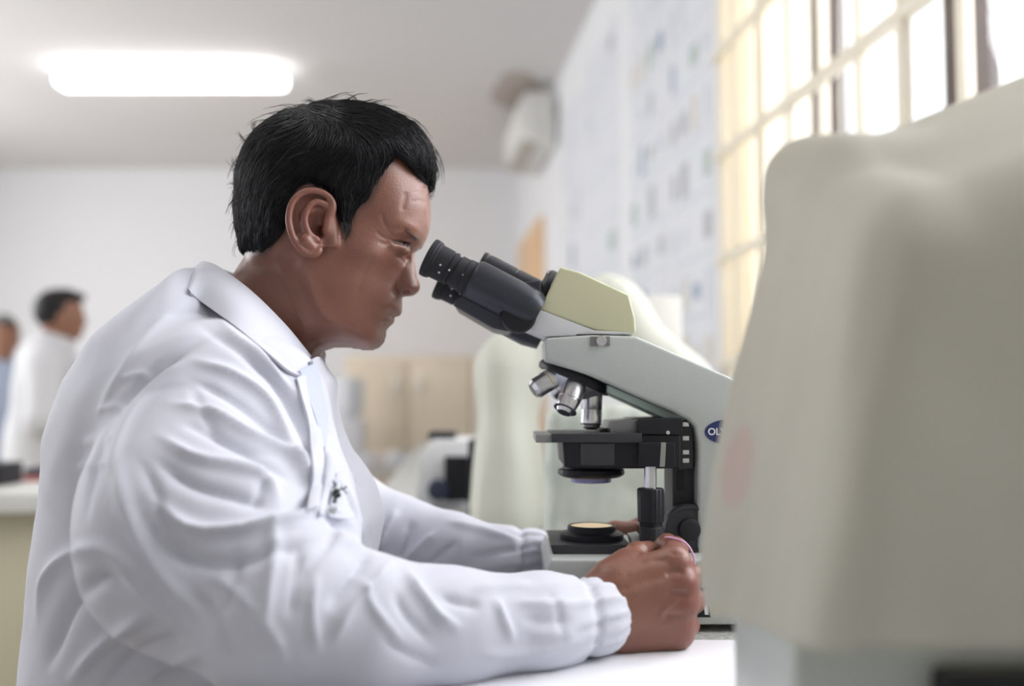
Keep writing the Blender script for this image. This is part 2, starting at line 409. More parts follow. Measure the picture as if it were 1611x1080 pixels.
# wall air conditioner near the far corner
ac = empty('air_conditioner', (wx(6.3) - .12, 6.3, 2.58), 'white split air conditioner high on the wall by the far corner', 'air conditioner')
M_ac = mat('ac_plastic', (.74, .73, .70), .45)
m = MB(); y0, y1 = 5.95, 6.85; x0 = wx(5.95) - .0
m.prism([Vector((x0 - .02, y0, 2.58)), Vector((x0 - .17, y0, 2.61)), Vector((x0 - .25, y0, 2.70)), Vector((x0 - .25, y0, 2.86)), Vector((x0 - .2, y0, 2.92)), Vector((x0 - .02, y0, 2.92))], Vector((-.099, y1 - y0, 0)), .012)
m.build('casing', M_ac, ac)
m = MB(); m.prism([Vector((x0 - .235, y0 + .05, 2.625)), Vector((x0 - .13, y0 + .05, 2.605)), Vector((x0 - .13, y0 + .05, 2.595)), Vector((x0 - .24, y0 + .05, 2.615))], Vector((-.088, y1 - y0 - .1, 0)), .002); m.build('louvre', mat('ac_louvre', (.50, .47, .42), .5), ac)
m = MB(); m.tube([(x0 - .08, y0 - .005, 2.8), (x0 - .06, y0 - .1, 2.75), (x0 - .04, y0 - .14, 2.5)], .014); m.build('pipe', M_ac, ac)
s = MB(); s.prism([Vector((x0 - .26 + .17 * math.cos(t) * (1 + .15 * math.sin(3 * t)), 6.2 + .40 * math.sin(t), CEIL - .0015)) for t in [i * 2 * math.pi / 28 for i in range(28)]], Vector((0, 0, .003)))
M_shade = mat('painted_shade', (.44, .38, .34), .9, noise=(3, .5, (.56, .50, .46)))  # brown tone stands in for the air conditioner's shade on the ceiling
tag(recentre(s.build('ceiling_shade', M_shade)), 'brown painted shade on the ceiling above the air conditioner', 'painted shade')
# ceiling batten light
lc = P(268, 97, 5.75); lz = CEIL
L = empty('ceiling_light', (lc.x, 5.75, lz), 'long bright batten light fixed to the white ceiling', 'light')
a, b = P(92, 96, 5.7), P(444, 99, 5.7)
m = MB(); m.box((a.x, 5.68, CEIL - .03), (b.x, 5.80, CEIL), .005); m.build('housing', mat('lamp_housing', (.85, .85, .85), .5), L)
m = MB(); m.box((a.x - .01, 5.66, CEIL - .125), (b.x + .01, 5.82, CEIL - .025), .04, seg=5); m.build('diffuser', mat('lamp_diffuser', (1, 1, 1), .5, emit=((1, .99, 1), 5.0)), L)
# ------------------------------------------------------------------ benches and background things
M_granite = mat('granite', (.36, .37, .36), .35, noise=(260, .25, (.62, .63, .60)))
M_benchbody = mat('bench_cabinet', (.62, .60, .48), .5)
B = empty('lab_bench', (.35, 2.2, 0), 'grey speckled granite bench along the window wall', 'bench')
m = MB(); m.prism([Vector((-.15, -.3, TZ - .03)), Vector((wx(-.3) - .004, -.3, TZ - .03)), Vector((wx(4.6) - .004, 4.6, TZ - .03)), Vector((-.45, 4.6, TZ - .03))], Vector((0, 0, .03)), .004)
m.build('worktop', M_granite, B)
m = MB(); m.prism([Vector((.15, -.3, 0)), Vector((wx(-.3) - .01, -.3, 0)), Vector((wx(4.5) - .01, 4.5, 0)), Vector((-.1, 4.5, 0))], Vector((0, 0, TZ - .03))); m.build('cabinet', M_benchbody, B)
# sheet of paper under the near hand
m = MB(); m.prism([Vector((.192, .836, TZ + .0002)), Vector((.152, .56, TZ + .0002)), Vector((-.08, .585, TZ + .0002)), Vector((-.05, .845, TZ + .0002))], Vector((0, 0, .0012)))
tag(recentre(m.build('paper_sheet', mat('white_paper', (.86, .86, .90), .7))), 'blank white paper sheet on the bench under the near wrist', 'paper')
# left bench with items
M_yel = mat('yellow_cabinet', (.66, .63, .46), .55, noise=(2, .6, (.62, .58, .42)))
LB = empty('side_bench', (-1.9, 3.0, 0), 'pale yellow bench with a white top behind the seated man, at the left', 'bench')
m = MB(); m.box((-2.8, 2.15, TZ - .045), (-.95, 3.1, TZ), .006); m.build('worktop', mat('white_laminate', (.72, .72, .68), .5), LB)
m = MB(); m.box((-2.75, 2.2, 0), (-1.0, 3.05, TZ - .045), .004); m.build('cabinet', M_yel, LB)
def small(name, mb, M, label, cat, group=None): return tag(recentre(mb.build(name, M)), label, cat, group)
q = P(5, 770, 2.35); small('black_case', MB().box((q.x - .06, 2.3, TZ + .001), (q.x + .015, 2.42, TZ + .055), .01), mat('matt_black', (.02, .02, .025), .5), 'small black case on the white bench top at the far left', 'case')
q = P(62, 765, 2.6); small('pen_tray', MB().box((q.x - .02, 2.55, TZ + .001), (q.x + .05, 2.68, TZ + .03), .008), mat('dark_grey_plastic', (.1, .1, .12), .5), 'small dark grey tray on the side bench beside the seated man’s back', 'tray')
q = P(35, 762, 2.45); small('pen', MB().tube([(q.x - .1, 2.44, TZ + .007), (q.x + .1, 2.47, TZ + .007)], .006), mat('red_plastic', (.5, .12, .1), .4), 'red pen lying beside the small black case on the side bench', 'pen')
# tan cabinet at the far wall and what stands around it
M_tan = mat('tan_panel', (.74, .64, .50), .6, noise=(2.5, .6, (.70, .60, .46)))
a = P(543, 560, 6.6); b = P(742, 560, 6.6)
T = empty('wooden_cabinet', ((a.x + b.x) / 2, 6.9, 0), 'low tan wooden cabinet against the far wall', 'cabinet')
m = MB(); m.box((a.x, 6.6, 0), (b.x, 7.1, a.z), .006); m.build('body', M_tan, T)
for i in range(2):
    xa = a.x + (b.x - a.x) * i / 2
    m = MB(); m.box((xa + .01, 6.585, .08), (xa + (b.x - a.x) / 2 - .01, 6.6, a.z - .04), .003); dd = m.build('door', M_tan, T)
    m = MB(); m.tube([(xa + (.08 if i else (b.x - a.x) / 2 - .08), 6.575, 1.0), (xa + (.08 if i else (b.x - a.x) / 2 - .08), 6.575, 1.12)], .008); m.build('handle', mat('steel', (.6, .6, .6), .3, 1), dd)
FB = empty('far_bench', (-.9, 5.2, 0), 'low grey bench across the back of the room, piled with papers', 'bench')
a = P(560, 735, 5.0); b = P(760, 735, 5.0); fz = a.z
m = MB(); m.box((a.x - 1.0, 4.9, fz - .04), (b.x + .1, 5.7, fz), .006); m.build('worktop', mat('grey_laminate', (.5, .49, .47), .5), FB)
for xx in (a.x - .95, b.x):
    m = MB(); m.box((xx, 4.95, 0), (xx + .06, 5.65, fz - .04), .004); m.build('side_panel', mat('brown_panel', (.42, .35, .26), .6), FB)
r = random.Random(4)
cols = [(.72, .72, .76), (.66, .58, .56), (.78, .78, .80), (.60, .62, .68), (.70, .66, .60)]
labs = ['white box at the left end of the papers on the far bench', 'pinkish folder pile beside the white box on the far bench', 'white open carton in the middle of the far bench', 'blue-grey folder pile right of the open carton', 'beige low box nearest the black printer on the far bench']
for i in range(5):
    q = P(578 + i * 19, 730, 5.15); hgt = r.uniform(.03, .085)
    small(['cardboard_box', 'folder_pile', 'cardboard_box', 'folder_pile', 'cardboard_box'][i], MB().box((q.x - .028, 5.1, fz + .001), (q.x + .028, 5.35, fz + .001 + hgt), .004).box((q.x - .024, 5.12, fz + .001 + hgt), (q.x + .026, 5.33, fz + .012 + hgt), .003), mat('pile_%d' % i, cols[i], .6), labs[i], 'box' if i % 2 == 0 else 'folders', 'things on the far bench')
# white machine with black panels on the bench further along
ad = 1.86
q = P(700, 800, ad)
MA = empty('lab_analyser', (q.x, ad + .1, TZ), 'white bench machine with black front panels left of the covered microscope', 'machine')
M_wp = mat('white_plastic', (.78, .79, .80), .4); M_bk = mat('black_plastic', (.012, .013, .016), .4)
a = P(668, 700, ad); b = P(752, 800, ad); zt = P(0, 692, ad).z
m = MB(); m.prism([Vector((a.x - .02, ad, TZ + .001)), Vector((b.x, ad, TZ + .001)), Vector((b.x, ad, zt)), Vector((a.x + .012, ad, zt)), Vector((a.x - .01, ad, P(0, 722, ad).z))], Vector((0, .18, 0)), .006); m.build('casing', M_wp, MA)
a = P(700, 718, ad); b = P(738, 788, ad)
m = MB(); m.box((a.x, ad - .014, b.z), (b.x, ad, a.z), .003); m.build('front_panel', M_bk, MA, label='black front panel')
a = P(678, 752, ad); b = P(702, 788, ad)
m = MB(); m.lathe(Vector(((a.x + b.x) / 2, ad, (a.z + b.z) / 2)), (0, -1, 0), [(0, .019), (.018, .021), (.028, .017), (.03, .0)], 24); m.build('dial', mat('dark_blue_plastic', (.03, .04, .08), .4), MA)
a = P(672, 683, ad); b = P(714, 692, ad)
m = MB(); m.box((a.x, ad + .02, zt - .002), (b.x, ad + .12, a.z + .002), .003); m.build('tray', M_bk, MA)
a = P(746, 690, 1.72)
m = MB(); m.box((a.x - .011, 1.72, TZ + .001), (a.x + .011, 1.82, P(0, 693, 1.72).z), .003); small('black_binder', m, M_bk, 'thin black binder standing beside the white machine', 'binder')
# pale cabinet edges further off (grey-white panel left of the tan cabinet, curtain strip right of it)
a = P(524, 600, 6.2); b = P(572, 600, 6.2)
WC = empty('water_dispenser', ((a.x + b.x) / 2, 6.3, 0), 'pale grey upright dispenser left of the tan cabinet', 'dispenser')
m = MB(); m.box((a.x, 6.15, 0), (b.x, 6.4, P(0, 660, 6.2).z), .02); m.build('body', mat('pale_grey_plastic', (.66, .66, .68), .5), WC)
m = MB(); m.lathe(Vector(((a.x + b.x) / 2, 6.28, P(0, 660, 6.2).z)), (0, 0, 1), [(0, .05), (.03, .06), (.05, .09), (.25, .09), (.27, .07)], 24); m.build('bottle', mat('bottle_plastic', (.70, .72, .76), .2, alpha=.8), WC)
# ------------------------------------------------------------------ microscopes under dust covers
def cover_mat(name, c, c2, tl, spots):
    m = mat(name, c, .6, transl=tl, bump=(14, .5))
    nt = m.node_tree; N = nt.nodes; Lk = nt.links; b = N['Principled BSDF']
    g = N.new('ShaderNodeNewGeometry'); prev = None
    n = N.new('ShaderNodeTexNoise'); n.inputs['Scale'].default_value = 9; n.inputs['Detail'].default_value = 4; Lk.new(g.outputs['Position'], n.inputs['Vector'])
    mx = N.new('ShaderNodeMix'); mx.data_type = 'RGBA'; Lk.new(n.outputs['Fac'], mx.inputs['Factor']); mx.inputs['A'].default_value = (*c, 1); mx.inputs['B'].default_value = (*c2, 1); prev = mx.outputs['Result']
    for (p, rad, cc) in spots:       # faded print on the sheet
        vm = N.new('ShaderNodeVectorMath'); vm.operation = 'SUBTRACT'; Lk.new(g.outputs['Position'], vm.inputs[0]); vm.inputs[1].default_value = p
        v2 = N.new('ShaderNodeVectorMath'); v2.operation = 'DIVIDE'; Lk.new(vm.outputs[0], v2.inputs[0]); v2.inputs[1].default_value = rad
        v3 = N.new('ShaderNodeVectorMath'); v3.operation = 'LENGTH'; Lk.new(v2.outputs[0], v3.inputs[0])
        mr = N.new('ShaderNodeMapRange'); mr.inputs['From Min'].default_value = .8; mr.inputs['From Max'].default_value = 1.1; mr.inputs['To Min'].default_value = .8; mr.inputs['To Max'].default_value = 0; Lk.new(v3.outputs['Value'], mr.inputs['Value'])
        m2 = N.new('ShaderNodeMix'); m2.data_type = 'RGBA'; Lk.new(mr.outputs[0], m2.inputs['Factor']); Lk.new(prev, m2.inputs['A']); m2.inputs['B'].default_value = (*cc, 1); prev = m2.outputs['Result']
    Lk.new(prev, b.inputs['Base Color'])
    for nd in N:
        if nd.type == 'BSDF_TRANSLUCENT': Lk.new(prev, nd.inputs[0])
    return m
# near one, blurred at the right edge of the picture
s1 = P(1192, 735, .57); s2 = P(1235, 1000, .56)
MC1 = cover_mat('dust_cover_cloth', (.66, .64, .56), (.60, .58, .50), .35, [(s1, (.05, .026, .026), (.66, .50, .46)), (s2, (.05, .03, .026), (.64, .59, .40))])
v = Vol((.06, .34, TZ + .06), (.62, .74, CAMZ + .27), .004)
def flare(x, y, z): return .25 * np.clip(CAMZ - z, 0, .2) 
def bodyf(x, y, z):
    sh = .37 * (y - .43) + .42 * np.clip(x - .21, 0, .25)
    e = .006 + .036 * (np.clip(CAMZ + .136 - z, 0, .3) / .156) ** .75
    q = [np.abs(x - .365) - (.185 + e - .03), np.abs(y - .525) - (.095 + .5 * e - .03), np.abs(z - sh - (CAMZ - .055)) - (.152 - .03)]
    return vlen(*[np.maximum(a, 0) for a in q]) + np.minimum(np.maximum(np.maximum(q[0], q[1]), q[2]), 0) - .03
v.op(bodyf, (.07, .35, TZ + .05), (.61, .73, CAMZ + .25))
v.cone(P(1262, 282, .60), P(1330, 280, .57), .016, .016, .05)
Vv, Qq = v.nets(); Vv = relax(Vv, Qq, 3)
Nn = normals(Vv, Qq)
u = Vv[:, 0] * 3 + Vv[:, 1] * 2
Vv = Vv + Nn * (.006 * noise3(Vv * np.array([1, 1, .3]), 6, 3, 3) * sstep(CAMZ + .2, CAMZ, Vv[:, 2]))[:, None]
keep = Vv[:, 2] > TZ + .074 + (.62 - Vv[:, 1]) * .13
Qq = Qq[keep[Qq].all(1)]; 
FC = empty('covered_microscope', (.36, .53, TZ), 'beige cloth-covered instrument in the right foreground, nearest the camera', 'microscope')
me = mesh_np('dust_cover', Vv, Qq); link('dust_cover', me, MC1, FC)
m = MB(); m.box((.135, .47, TZ + .001), (.54, .60, TZ + .09), .012); m.build('base', mat('microscope_grey_green', (.60, .64, .60), .4), FC)
m = MB(); m.box((.20, .445, TZ + .001), (.50, .468, TZ + .082), .006); m.build('front_foot', M_bk, FC)
m = MB(); m.box((.30, .49, TZ + .09), (.42, .58, CAMZ + .07), .02); m.build('column', MATS['microscope_grey_green'], FC)
# one behind the working microscope
MC2 = cover_mat('plastic_cover', (.78, .78, .70), (.74, .75, .69), .35, [])
def cp(px, py, D): return np.array(P(px, py, D))
v = Vol((-.16, 1.30, TZ - .01), (.36, 1.80, CAMZ + .25), .004)
v.cone(cp(795, 800, 1.55), cp(800, 590, 1.55), .085, .058, .04, flat=((1, 0, 0), .72)); v.cone(cp(800, 585, 1.55), cp(960, 492, 1.55), .045, .050, .06)
v.cone(cp(960, 495, 1.55), cp(1055, 610, 1.55), .050, .055, .05); v.cone(cp(1055, 610, 1.55), cp(1040, 800, 1.55), .06, .085, .05)
Vv, Qq = v.nets(); Vv = relax(Vv, Qq, 3); Nn = normals(Vv, Qq)
Vv = Vv + Nn * (.004 * noise3(Vv * np.array([1.3, 1.3, .3]), 8, 5, 3))[:, None]; Vv[:, 2] = np.maximum(Vv[:, 2], TZ + .004)
BC = empty('covered_microscope', (.1, 1.55, TZ), 'second microscope under a creamy white plastic dust cover, behind the one in use', 'microscope')
link('dust_cover', mesh_np('dust_cover', Vv, Qq), MC2, BC)
# white box file on the bench beyond it
a = P(1020, 466, 2.1); b = P(1072, 466, 2.1)
BX = MB(); BX.box((a.x, 2.1, TZ + .001), (b.x, 2.32, a.z), .004)
small('box_file', BX, mat('cream_card', (.80, .79, .74), .6), 'cream box file standing upright on the bench below the wall charts', 'box file')
# pale plastic bag with printed sheets, seen through the microscope's gap
a = P(858, 640, 1.30); b = P(1090, 860, 1.30)
v = Vol((a.x - .03, 1.2, TZ - .01), (b.x + .04, 1.42, a.z + .05), .004)
v.box(((a.x + b.x) / 2, 1.31, (TZ + a.z) / 2 + .001), ((b.x - a.x) / 2, .035, (a.z - TZ) / 2), .02)
Vv, Qq = v.nets(); Vv = relax(Vv, Qq, 2); Nn = normals(Vv, Qq); Vv = Vv + Nn * (.003 * noise3(Vv, 12, 9, 3))[:, None]; Vv[:, 2] = np.maximum(Vv[:, 2], TZ + .001)
MG = mat('printed_bag', (.72, .74, .66), .5, noise=(22, .55, (.50, .56, .52)), transl=.2)
tag(recentre(link('paper_packet', mesh_np('paper_packet', Vv, Qq), MG)), 'pale green packet of printed sheets behind the microscope stage', 'packet')

# ------------------------------------------------------------------ the working microscope, seen from its side
M_body = mat('microscope_grey', (.52, .55, .53), .45, bump=(900, .15))
M_bodyhi = mat('microscope_white_grey', (.66, .67, .68), .45)
M_yelw = mat('microscope_yellowed', (.64, .63, .42), .45)
M_black = mat('microscope_black', (.014, .015, .019), .42)
M_blk2 = mat('microscope_dark_grey', (.045, .047, .053), .45)
M_sat = mat('satin_black_metal', (.05, .053, .065), .3, .3)
M_chrome = mat('satin_chrome', (.72, .72, .74), .28, 1.0)
M_rubber = mat('black_rubber', (.025, .026, .03), .65)
MS = empty('microscope', (.14, D0, TZ), 'grey and pale yellow laboratory microscope the seated man looks into', 'microscope')
def pp_(pts, D): return [P(a, b, D) for a, b in pts]
def slab(name, pts, hw, M, parent=MS, bev=.003, yc=D0, seg=3, label=None, angle=35):
    m = MB(); m.prism(pp_(pts, yc - hw), Vector((0, 2 * hw, 0)), bev, 0, seg); return m.build(name, M, parent, angle, label)
# base, column and arm
slab('base', [(868, 881), (1230, 881), (1240, 900), (1240, 980), (1232, 984), (872, 984), (866, 975), (858, 900)], .082, M_body, bev=.004)
for xx in (900, 1120, 1200):
    for dy in (-.06, .06): m = MB(); m.lathe(P(xx, 984, D0 - .082) + Vector((0, .082 + dy, .001)), (0, 0, -1), [(0, .01), (.003, .009)], 16); m.build('foot', M_rubber, MS)
arm = slab('arm', [(857, 532), (930, 527), (1000, 529), (1145, 592), (1185, 612), (1212, 645), (1222, 700), (1222, 900), (1098, 900), (1098, 700), (1093, 672), (1083, 661), (1060, 650), (962, 606), (930, 592), (857, 568)], .045, M_body, bev=.0035)
arm['label'] = 'grey slanting arm with a dark blue oval badge'
# maker's badge on the side of the arm
yb = D0 - .045
c = P(1146, 680, yb); m = MB(); ell_ = [c + Vector((.0225 * math.cos(t), -.0008, .0118 * math.sin(t))) for t in [2 * math.pi * i / 48 for i in range(48)]]
m.prism(ell_, Vector((0, .0012, 0)), 0); bo = m.build('badge', mat('badge_blue', (.02, .03, .14), .35), arm)
tcv = bpy.data.curves.new('badge_text', 'FONT'); tcv.body = 'OLYMPUS'; tcv.size = .0092; tcv.align_x = 'CENTER'; tcv.align_y = 'CENTER'; tcv.extrude = .0002; tcv.offset = .00016; tcv.space_character = 1.0
to = bpy.data.objects.new('t', tcv); COL.objects.link(to); dg = bpy.context.evaluated_depsgraph_get(); tme = bpy.data.meshes.new_from_object(to.evaluated_get(dg)); bpy.data.objects.remove(to)
xs_ = [v_.co.x for v_ in tme.vertices]; tw = max(xs_) - min(xs_); tme.transform(Matrix.Translation(c + Vector((0, -.0011, 0))) @ Matrix.Rotation(math.pi / 2, 4, 'X') @ Matrix.Diagonal((.039 / tw, 1, 1, 1)))
tme.materials.clear(); link('badge_text', tme, mat('badge_white', (.9, .9, .9), .5), arm, smooth=False)
c = P(1003, 604, yb)
# head clamp screw on the arm
c = P(944, 537, yb)
m = MB(); m.box(c + Vector((-.0095, -.0012, -.0048)), c + Vector((.0095, .002, .0045)), .001); sc = m.build('screw_recess', mat('recess_grey', (.25, .24, .24), .4, .5), arm)
m = MB(); m.lathe(c + Vector((.001, .001, 0)), (0, -1, 0), [(0, .0052), (.004, .0052), (.005, .0045), (.005, .003), (.0042, .0028), (.0042, 0)], 32); m.build('screw', M_chrome, arm)
# dark seam ring between arm and head
m = MB(); cc = P(928, 529, D0 - .03); m.lathe(Vector((P(928, 529, D0).x, D0, P(928, 529, D0 - .045).z - .0015)), (0, 0, 1), [(0, .043), (.0035, .043)], 64); m.build('seam_ring', M_black, MS)
# binocular head: yellowed shell over a grey underside
hw = .040
m = MB()
lo = pp_([(850, 487), (936, 520), (999, 521), (998, 526), (858, 530), (821, 515)], D0 - hw)
m.prism(lo, Vector((0, 2 * hw, 0)), .002, 0, 2)
hd = m.build('head_underside', M_bodyhi, MS)
m = MB(); m.prism(pp_([(882, 420), (912, 428), (990, 464), (999, 500), (1001, 523), (994, 527), (938, 520), (849, 487)], D0 - hw), Vector((0, 2 * hw, 0)), .0045, 0, 4)
m.build('head_shell', M_yelw, MS)
# black swivel plate on the slanted front of the head
dirv = Vector((-math.cos(math.radians(27.5)), 0, math.sin(math.radians(27.5))))       # towards the eyes
upv = Vector((math.sin(math.radians(27.5)), 0, math.cos(math.radians(27.5))))
pc = P(853, 472, D0)
m = MB(); m.lathe(pc - dirv * .001, dirv, [(0, .0315), (.005, .0315), (.006, .0305), (.009, .028)], 64); m.build('swivel_plate', M_black, MS)
m = MB()
for k in (-1, 0, 1): m.lathe(pc + dirv * .006 + upv * (.0262 - abs(k) * .003) + Vector((0, -.018 + k * .009, 0)), dirv, [(0, .0016), (.002, .0014)], 10)
m.build('plate_screw', M_chrome, MS)
# two swinging tubes, each with its eyepiece
def px2m(d, D): return d * D / FPX
def eyepiece(yc, shift, par, lab=None):
    a = P(673.5, 404.5, D0 - .03); a = Vector((a.x, yc, a.z)) + shift
    k = (D0 - .03) / FPX
    prof = [(0, 24), (0, 30.5), (1, 31.5), (9, 31.5), (11, 30), (13, 30.5), (15, 28), (33, 27.5), (36, 27.5), (37, 26), (39, 26), (40, 27.5), (44, 27.5), (45, 24), (50, 24), (51, 27), (64, 27), (66, 28.5), (68, 28.5), (84, 28.5)]
    m = MB(); m.lathe(a, -dirv, [(d * k, r_ * k) for d, r_ in prof], 64)
    e = m.build('eyepiece', M_rubber, par, label=lab)
    m = MB(); m.lathe(a, -dirv, [(.0035, 0), (.0035, .0125), (.0036, .0125), (.004, 0)], 32); m.build('eye_lens', mat('lens_glass', (.03, .04, .06), .05, coat=1), e)
    m = MB()
    for d_, t_ in ((27, 200), (43, 203), (66, 190), (30, 235)):
        t = math.radians(t_); r_ = 27.8 * k; p_ = a - dirv * (d_ * k)
        n_ = Vector((0, 1, 0)) * -abs(math.cos(t)) + upv * math.sin(t) * .5; n_.normalize(); m.lathe(p_ + n_ * (r_ - .0004), n_, [(0, .0011), (.0007, .0009)], 10)
    m.build('index_dot', mat('white_mark', (.8, .8, .8), .4), e)
    return a
a1 = eyepiece(D0 - .031, Vector((0, 0, 0)), MS)
a2 = eyepiece(D0 + .031, Vector((.0072, 0, -.0155)), MS)
# tube housings: rounded barrels that merge into the swivel plate
k = (D0 - .03) / FPX
def housing(yc, pts, hwid, name, lab=None):
    m = MB(); m.prism([Vector((p.x, yc - hwid, p.z)) for p in pp_(pts, yc - hwid)], Vector((0, 2 * hwid, 0)), .009, 0, 6); return m.build(name, M_sat, MS, 40, lab)
m = MB(); b1 = a1 - dirv * (80 * k)
m.lathe(b1, -dirv, [(-.001, .024 * .82), (0, .0205), (.003, .0212), (.058, .0212), (.066, .0205), (.072, .017)], 64)
m.build('tube_housing', M_sat, MS)
m = MB(); b2_ = a2 - dirv * (80 * k)
m.lathe(b2_, -dirv, [(-.001, .018), (0, .0195), (.003, .0205), (.056, .0205), (.072, .017)], 64); m.build('tube_housing', M_sat, MS)
# keel joining both barrels underneath
m = MB(); m.prism([Vector((p.x, D0 - .036, p.z)) for p in pp_([(742, 455), (716, 471), (713, 481), (775, 517), (800, 522), (812, 514), (852, 478), (852, 440)], D0 - .036)], Vector((0, .072, 0)), .006, 0, 5)
m.build('tube_keel', M_sat, MS)
c = P(822, 495, D0 - .050)
m = MB(); m.lathe(c + Vector((-.004, .012, .0)), (0, -1, 0), [(0, .0175), (.006, .0175), (.009, .0155), (.0095, .010), (.0095, 0)], 48); m.build('hinge_cap', M_black, MS)
# upper tube
ku = (D0) / FPX; a = P(757, 411, D0)
m = MB(); m.lathe(a, -dirv, [(0, .0085), (0, 16 * ku), (7 * ku, 16.5 * ku), (8 * ku, 15.5 * ku), (12 * ku, 15.5 * ku), (12.5 * ku, 16.2 * ku), (58 * ku, 16.2 * ku), (59 * ku, 15.3 * ku), (62 * ku, 15.3 * ku), (63 * ku, 16.4 * ku), (118 * ku, 16.6 * ku)], 48)
m.build('upper_tube', M_blk2, MS)
# revolving nosepiece with four objectives
tn = math.radians(23.5); ax = Vector((math.cos(tn), 0, -math.sin(tn))); nd = Vector((-math.sin(tn), 0, -math.cos(tn)))
nc = P(904, 594, D0)
m = MB(); m.lathe(nc - nd * .0045, nd, [(0, .033), (.001, .0365), (.003, .0378), (.006, .0378), (.0085, .0372), (.0095, .035)], 72, rib=(.0029, .0061, 72, .006)); np_ = m.build('nosepiece', M_black, MS, label='black revolving nosepiece ring')
m = MB(); m.lathe(nc + nd * .004, nd, [(0, .032), (.004, .031), (.012, .022), (.014, .016)], 48); m.build('turret', mat('turret_metal', (.55, .56, .62), .35, .8), np_)
def objective(base, tip, y0, y1, prof, ring, name_label):
    a = P(*base, y0); b = P(*tip, y1); ax_ = (b - a); Ln = ax_.length; kk = y0 / FPX
    m = MB(); m.lathe(a, ax_, [(d * Ln, r_ * kk) for d, r_ in prof], 48); o = m.build('objective', M_chrome, np_, label=name_label)
    m = MB(); axn = ax_.normalized(); rr = max(r_ for d, r_ in prof) * kk
    m.lathe(a + axn * (ring[0] * Ln), axn, [(0, rr * 1.006), (.0009, rr * 1.006)], 48); m.build('colour_ring', ring[1], o)
    m = MB(); m.lathe(b - axn * .0006, axn, [(0, prof[-1][1] * kk * .8), (.0009, prof[-1][1] * kk * .8)], 24); m.build('front_lens', MATS['lens_glass'], o)
M_ry = mat('ring_yellow', (.75, .52, .15), .4); M_rk = mat('ring_dark', (.08, .08, .1), .4); M_rb = mat('ring_blue', (.3, .4, .6), .4)
objective((888, 583), (838, 615), D0 - .012, D0 - .02, [(0, 15), (.25, 15.5), (.27, 17), (.62, 17), (.64, 16.5), (.9, 16.5), (1, 12)], (.50, M_ry), 'short silver objective with a yellow ring')
objective((910, 594), (887, 650), D0 - .022, D0 - .036, [(0, 15), (.1, 18.5), (.62, 18), (.63, 17), (.66, 17), (.67, 17.5), (.86, 15.5), (.94, 13.5), (1, 11.5)], (.90, M_rk), 'tapered silver objective tilted towards the camera')
objective((932, 604), (930, 676), D0 - .004, D0 - .004, [(0, 14), (.15, 16.5), (.55, 16.5), (.56, 16), (.58, 16), (.59, 16.5), (.86, 16.5), (.87, 15), (.95, 14), (1, 8)], (.88, M_rk), 'long silver objective standing over the stage')
objective((905, 588), (868, 622), D0 + .025, D0 + .035, [(0, 14), (.2, 16), (.9, 15.5), (1, 11)], (.5, M_rb), 'silver objective on the far side of the nosepiece')
slab('arm_rib', [(956, 606), (1062, 652), (1092, 664), (1066, 666), (1040, 656), (956, 618)], .034, mat('pale_green_paint', (.42, .52, .46), .5), bev=.001)
# focusing slide (black upright)
slab('slide_column', [(1058, 656), (1080, 656), (1092, 662), (1098, 676), (1098, 884), (1058, 884)], .026, M_blk2, bev=.002)
slab('slide_rib', [(1066, 740), (1076, 740), (1076, 772), (1066, 772)], .028, M_black, bev=.0005)
# mechanical stage
st = slab('stage', [(884, 684), (1071, 684), (1071, 738), (1036, 738), (970, 738), (888, 736)], .058, M_black, bev=.0025)
slab('stage_plate', [(868, 683), (1010, 682), (1010, 697), (868, 697)], .062, M_blk2, st, bev=.0008)
slab('stage_edge_scale', [(843, 684), (869, 684), (869, 697), (843, 697)], .055, mat('worn_grey_metal', (.30, .30, .30), .4, .4), st, bev=.0008)
slab('stage_block', [(913, 698), (967, 698), (967, 733), (913, 733)], .0605, M_blk2, st, bev=.0008)
slab('slide_carriage', [(1004, 660), (1074, 658), (1074, 684), (1004, 684)], .060, M_black, st, bev=.001)
slab('slide_holder', [(964, 664), (1000, 661), (1004, 661), (1004, 684), (962, 684)], .050, mat('grey_metal', (.22, .22, .23), .35, .7), st, bev=.0008)
slab('slide_finger', [(944, 678), (954, 674), (960, 682), (944, 683)], .03, M_black, st, bev=.0005)
slab('x_guide', [(1005, 697), (1062, 697), (1062, 735), (1005, 735)], .066, M_black, st, bev=.001)
slab('guide_mark', [(1040, 697), (1048, 697), (1046, 735), (1038, 735)], .0664, mat('grey_trim', (.35, .35, .33), .35, .5), st, bev=.0003)
slab('end_bracket', [(1066, 661), (1086, 661), (1091, 672), (1091, 738), (1066, 740)], .036, M_blk2, st, bev=.001)
m = MB()
for zz in (668, 690, 712, 725): 
    q = P(1079, zz, D0 - .036); m.box(q + Vector((-.003, -.0008, -.002)), q + Vector((.003, .001, .002)), .0003)
m.build('bracket_screw', M_chrome, st)
q = P(1051, 681, D0 - .06); m = MB(); m.lathe(q + Vector((0, .001, 0)), (0, -1, 0), [(0, .002), (.0015, .0018)], 12); m.build('stop_pin', M_chrome, st)
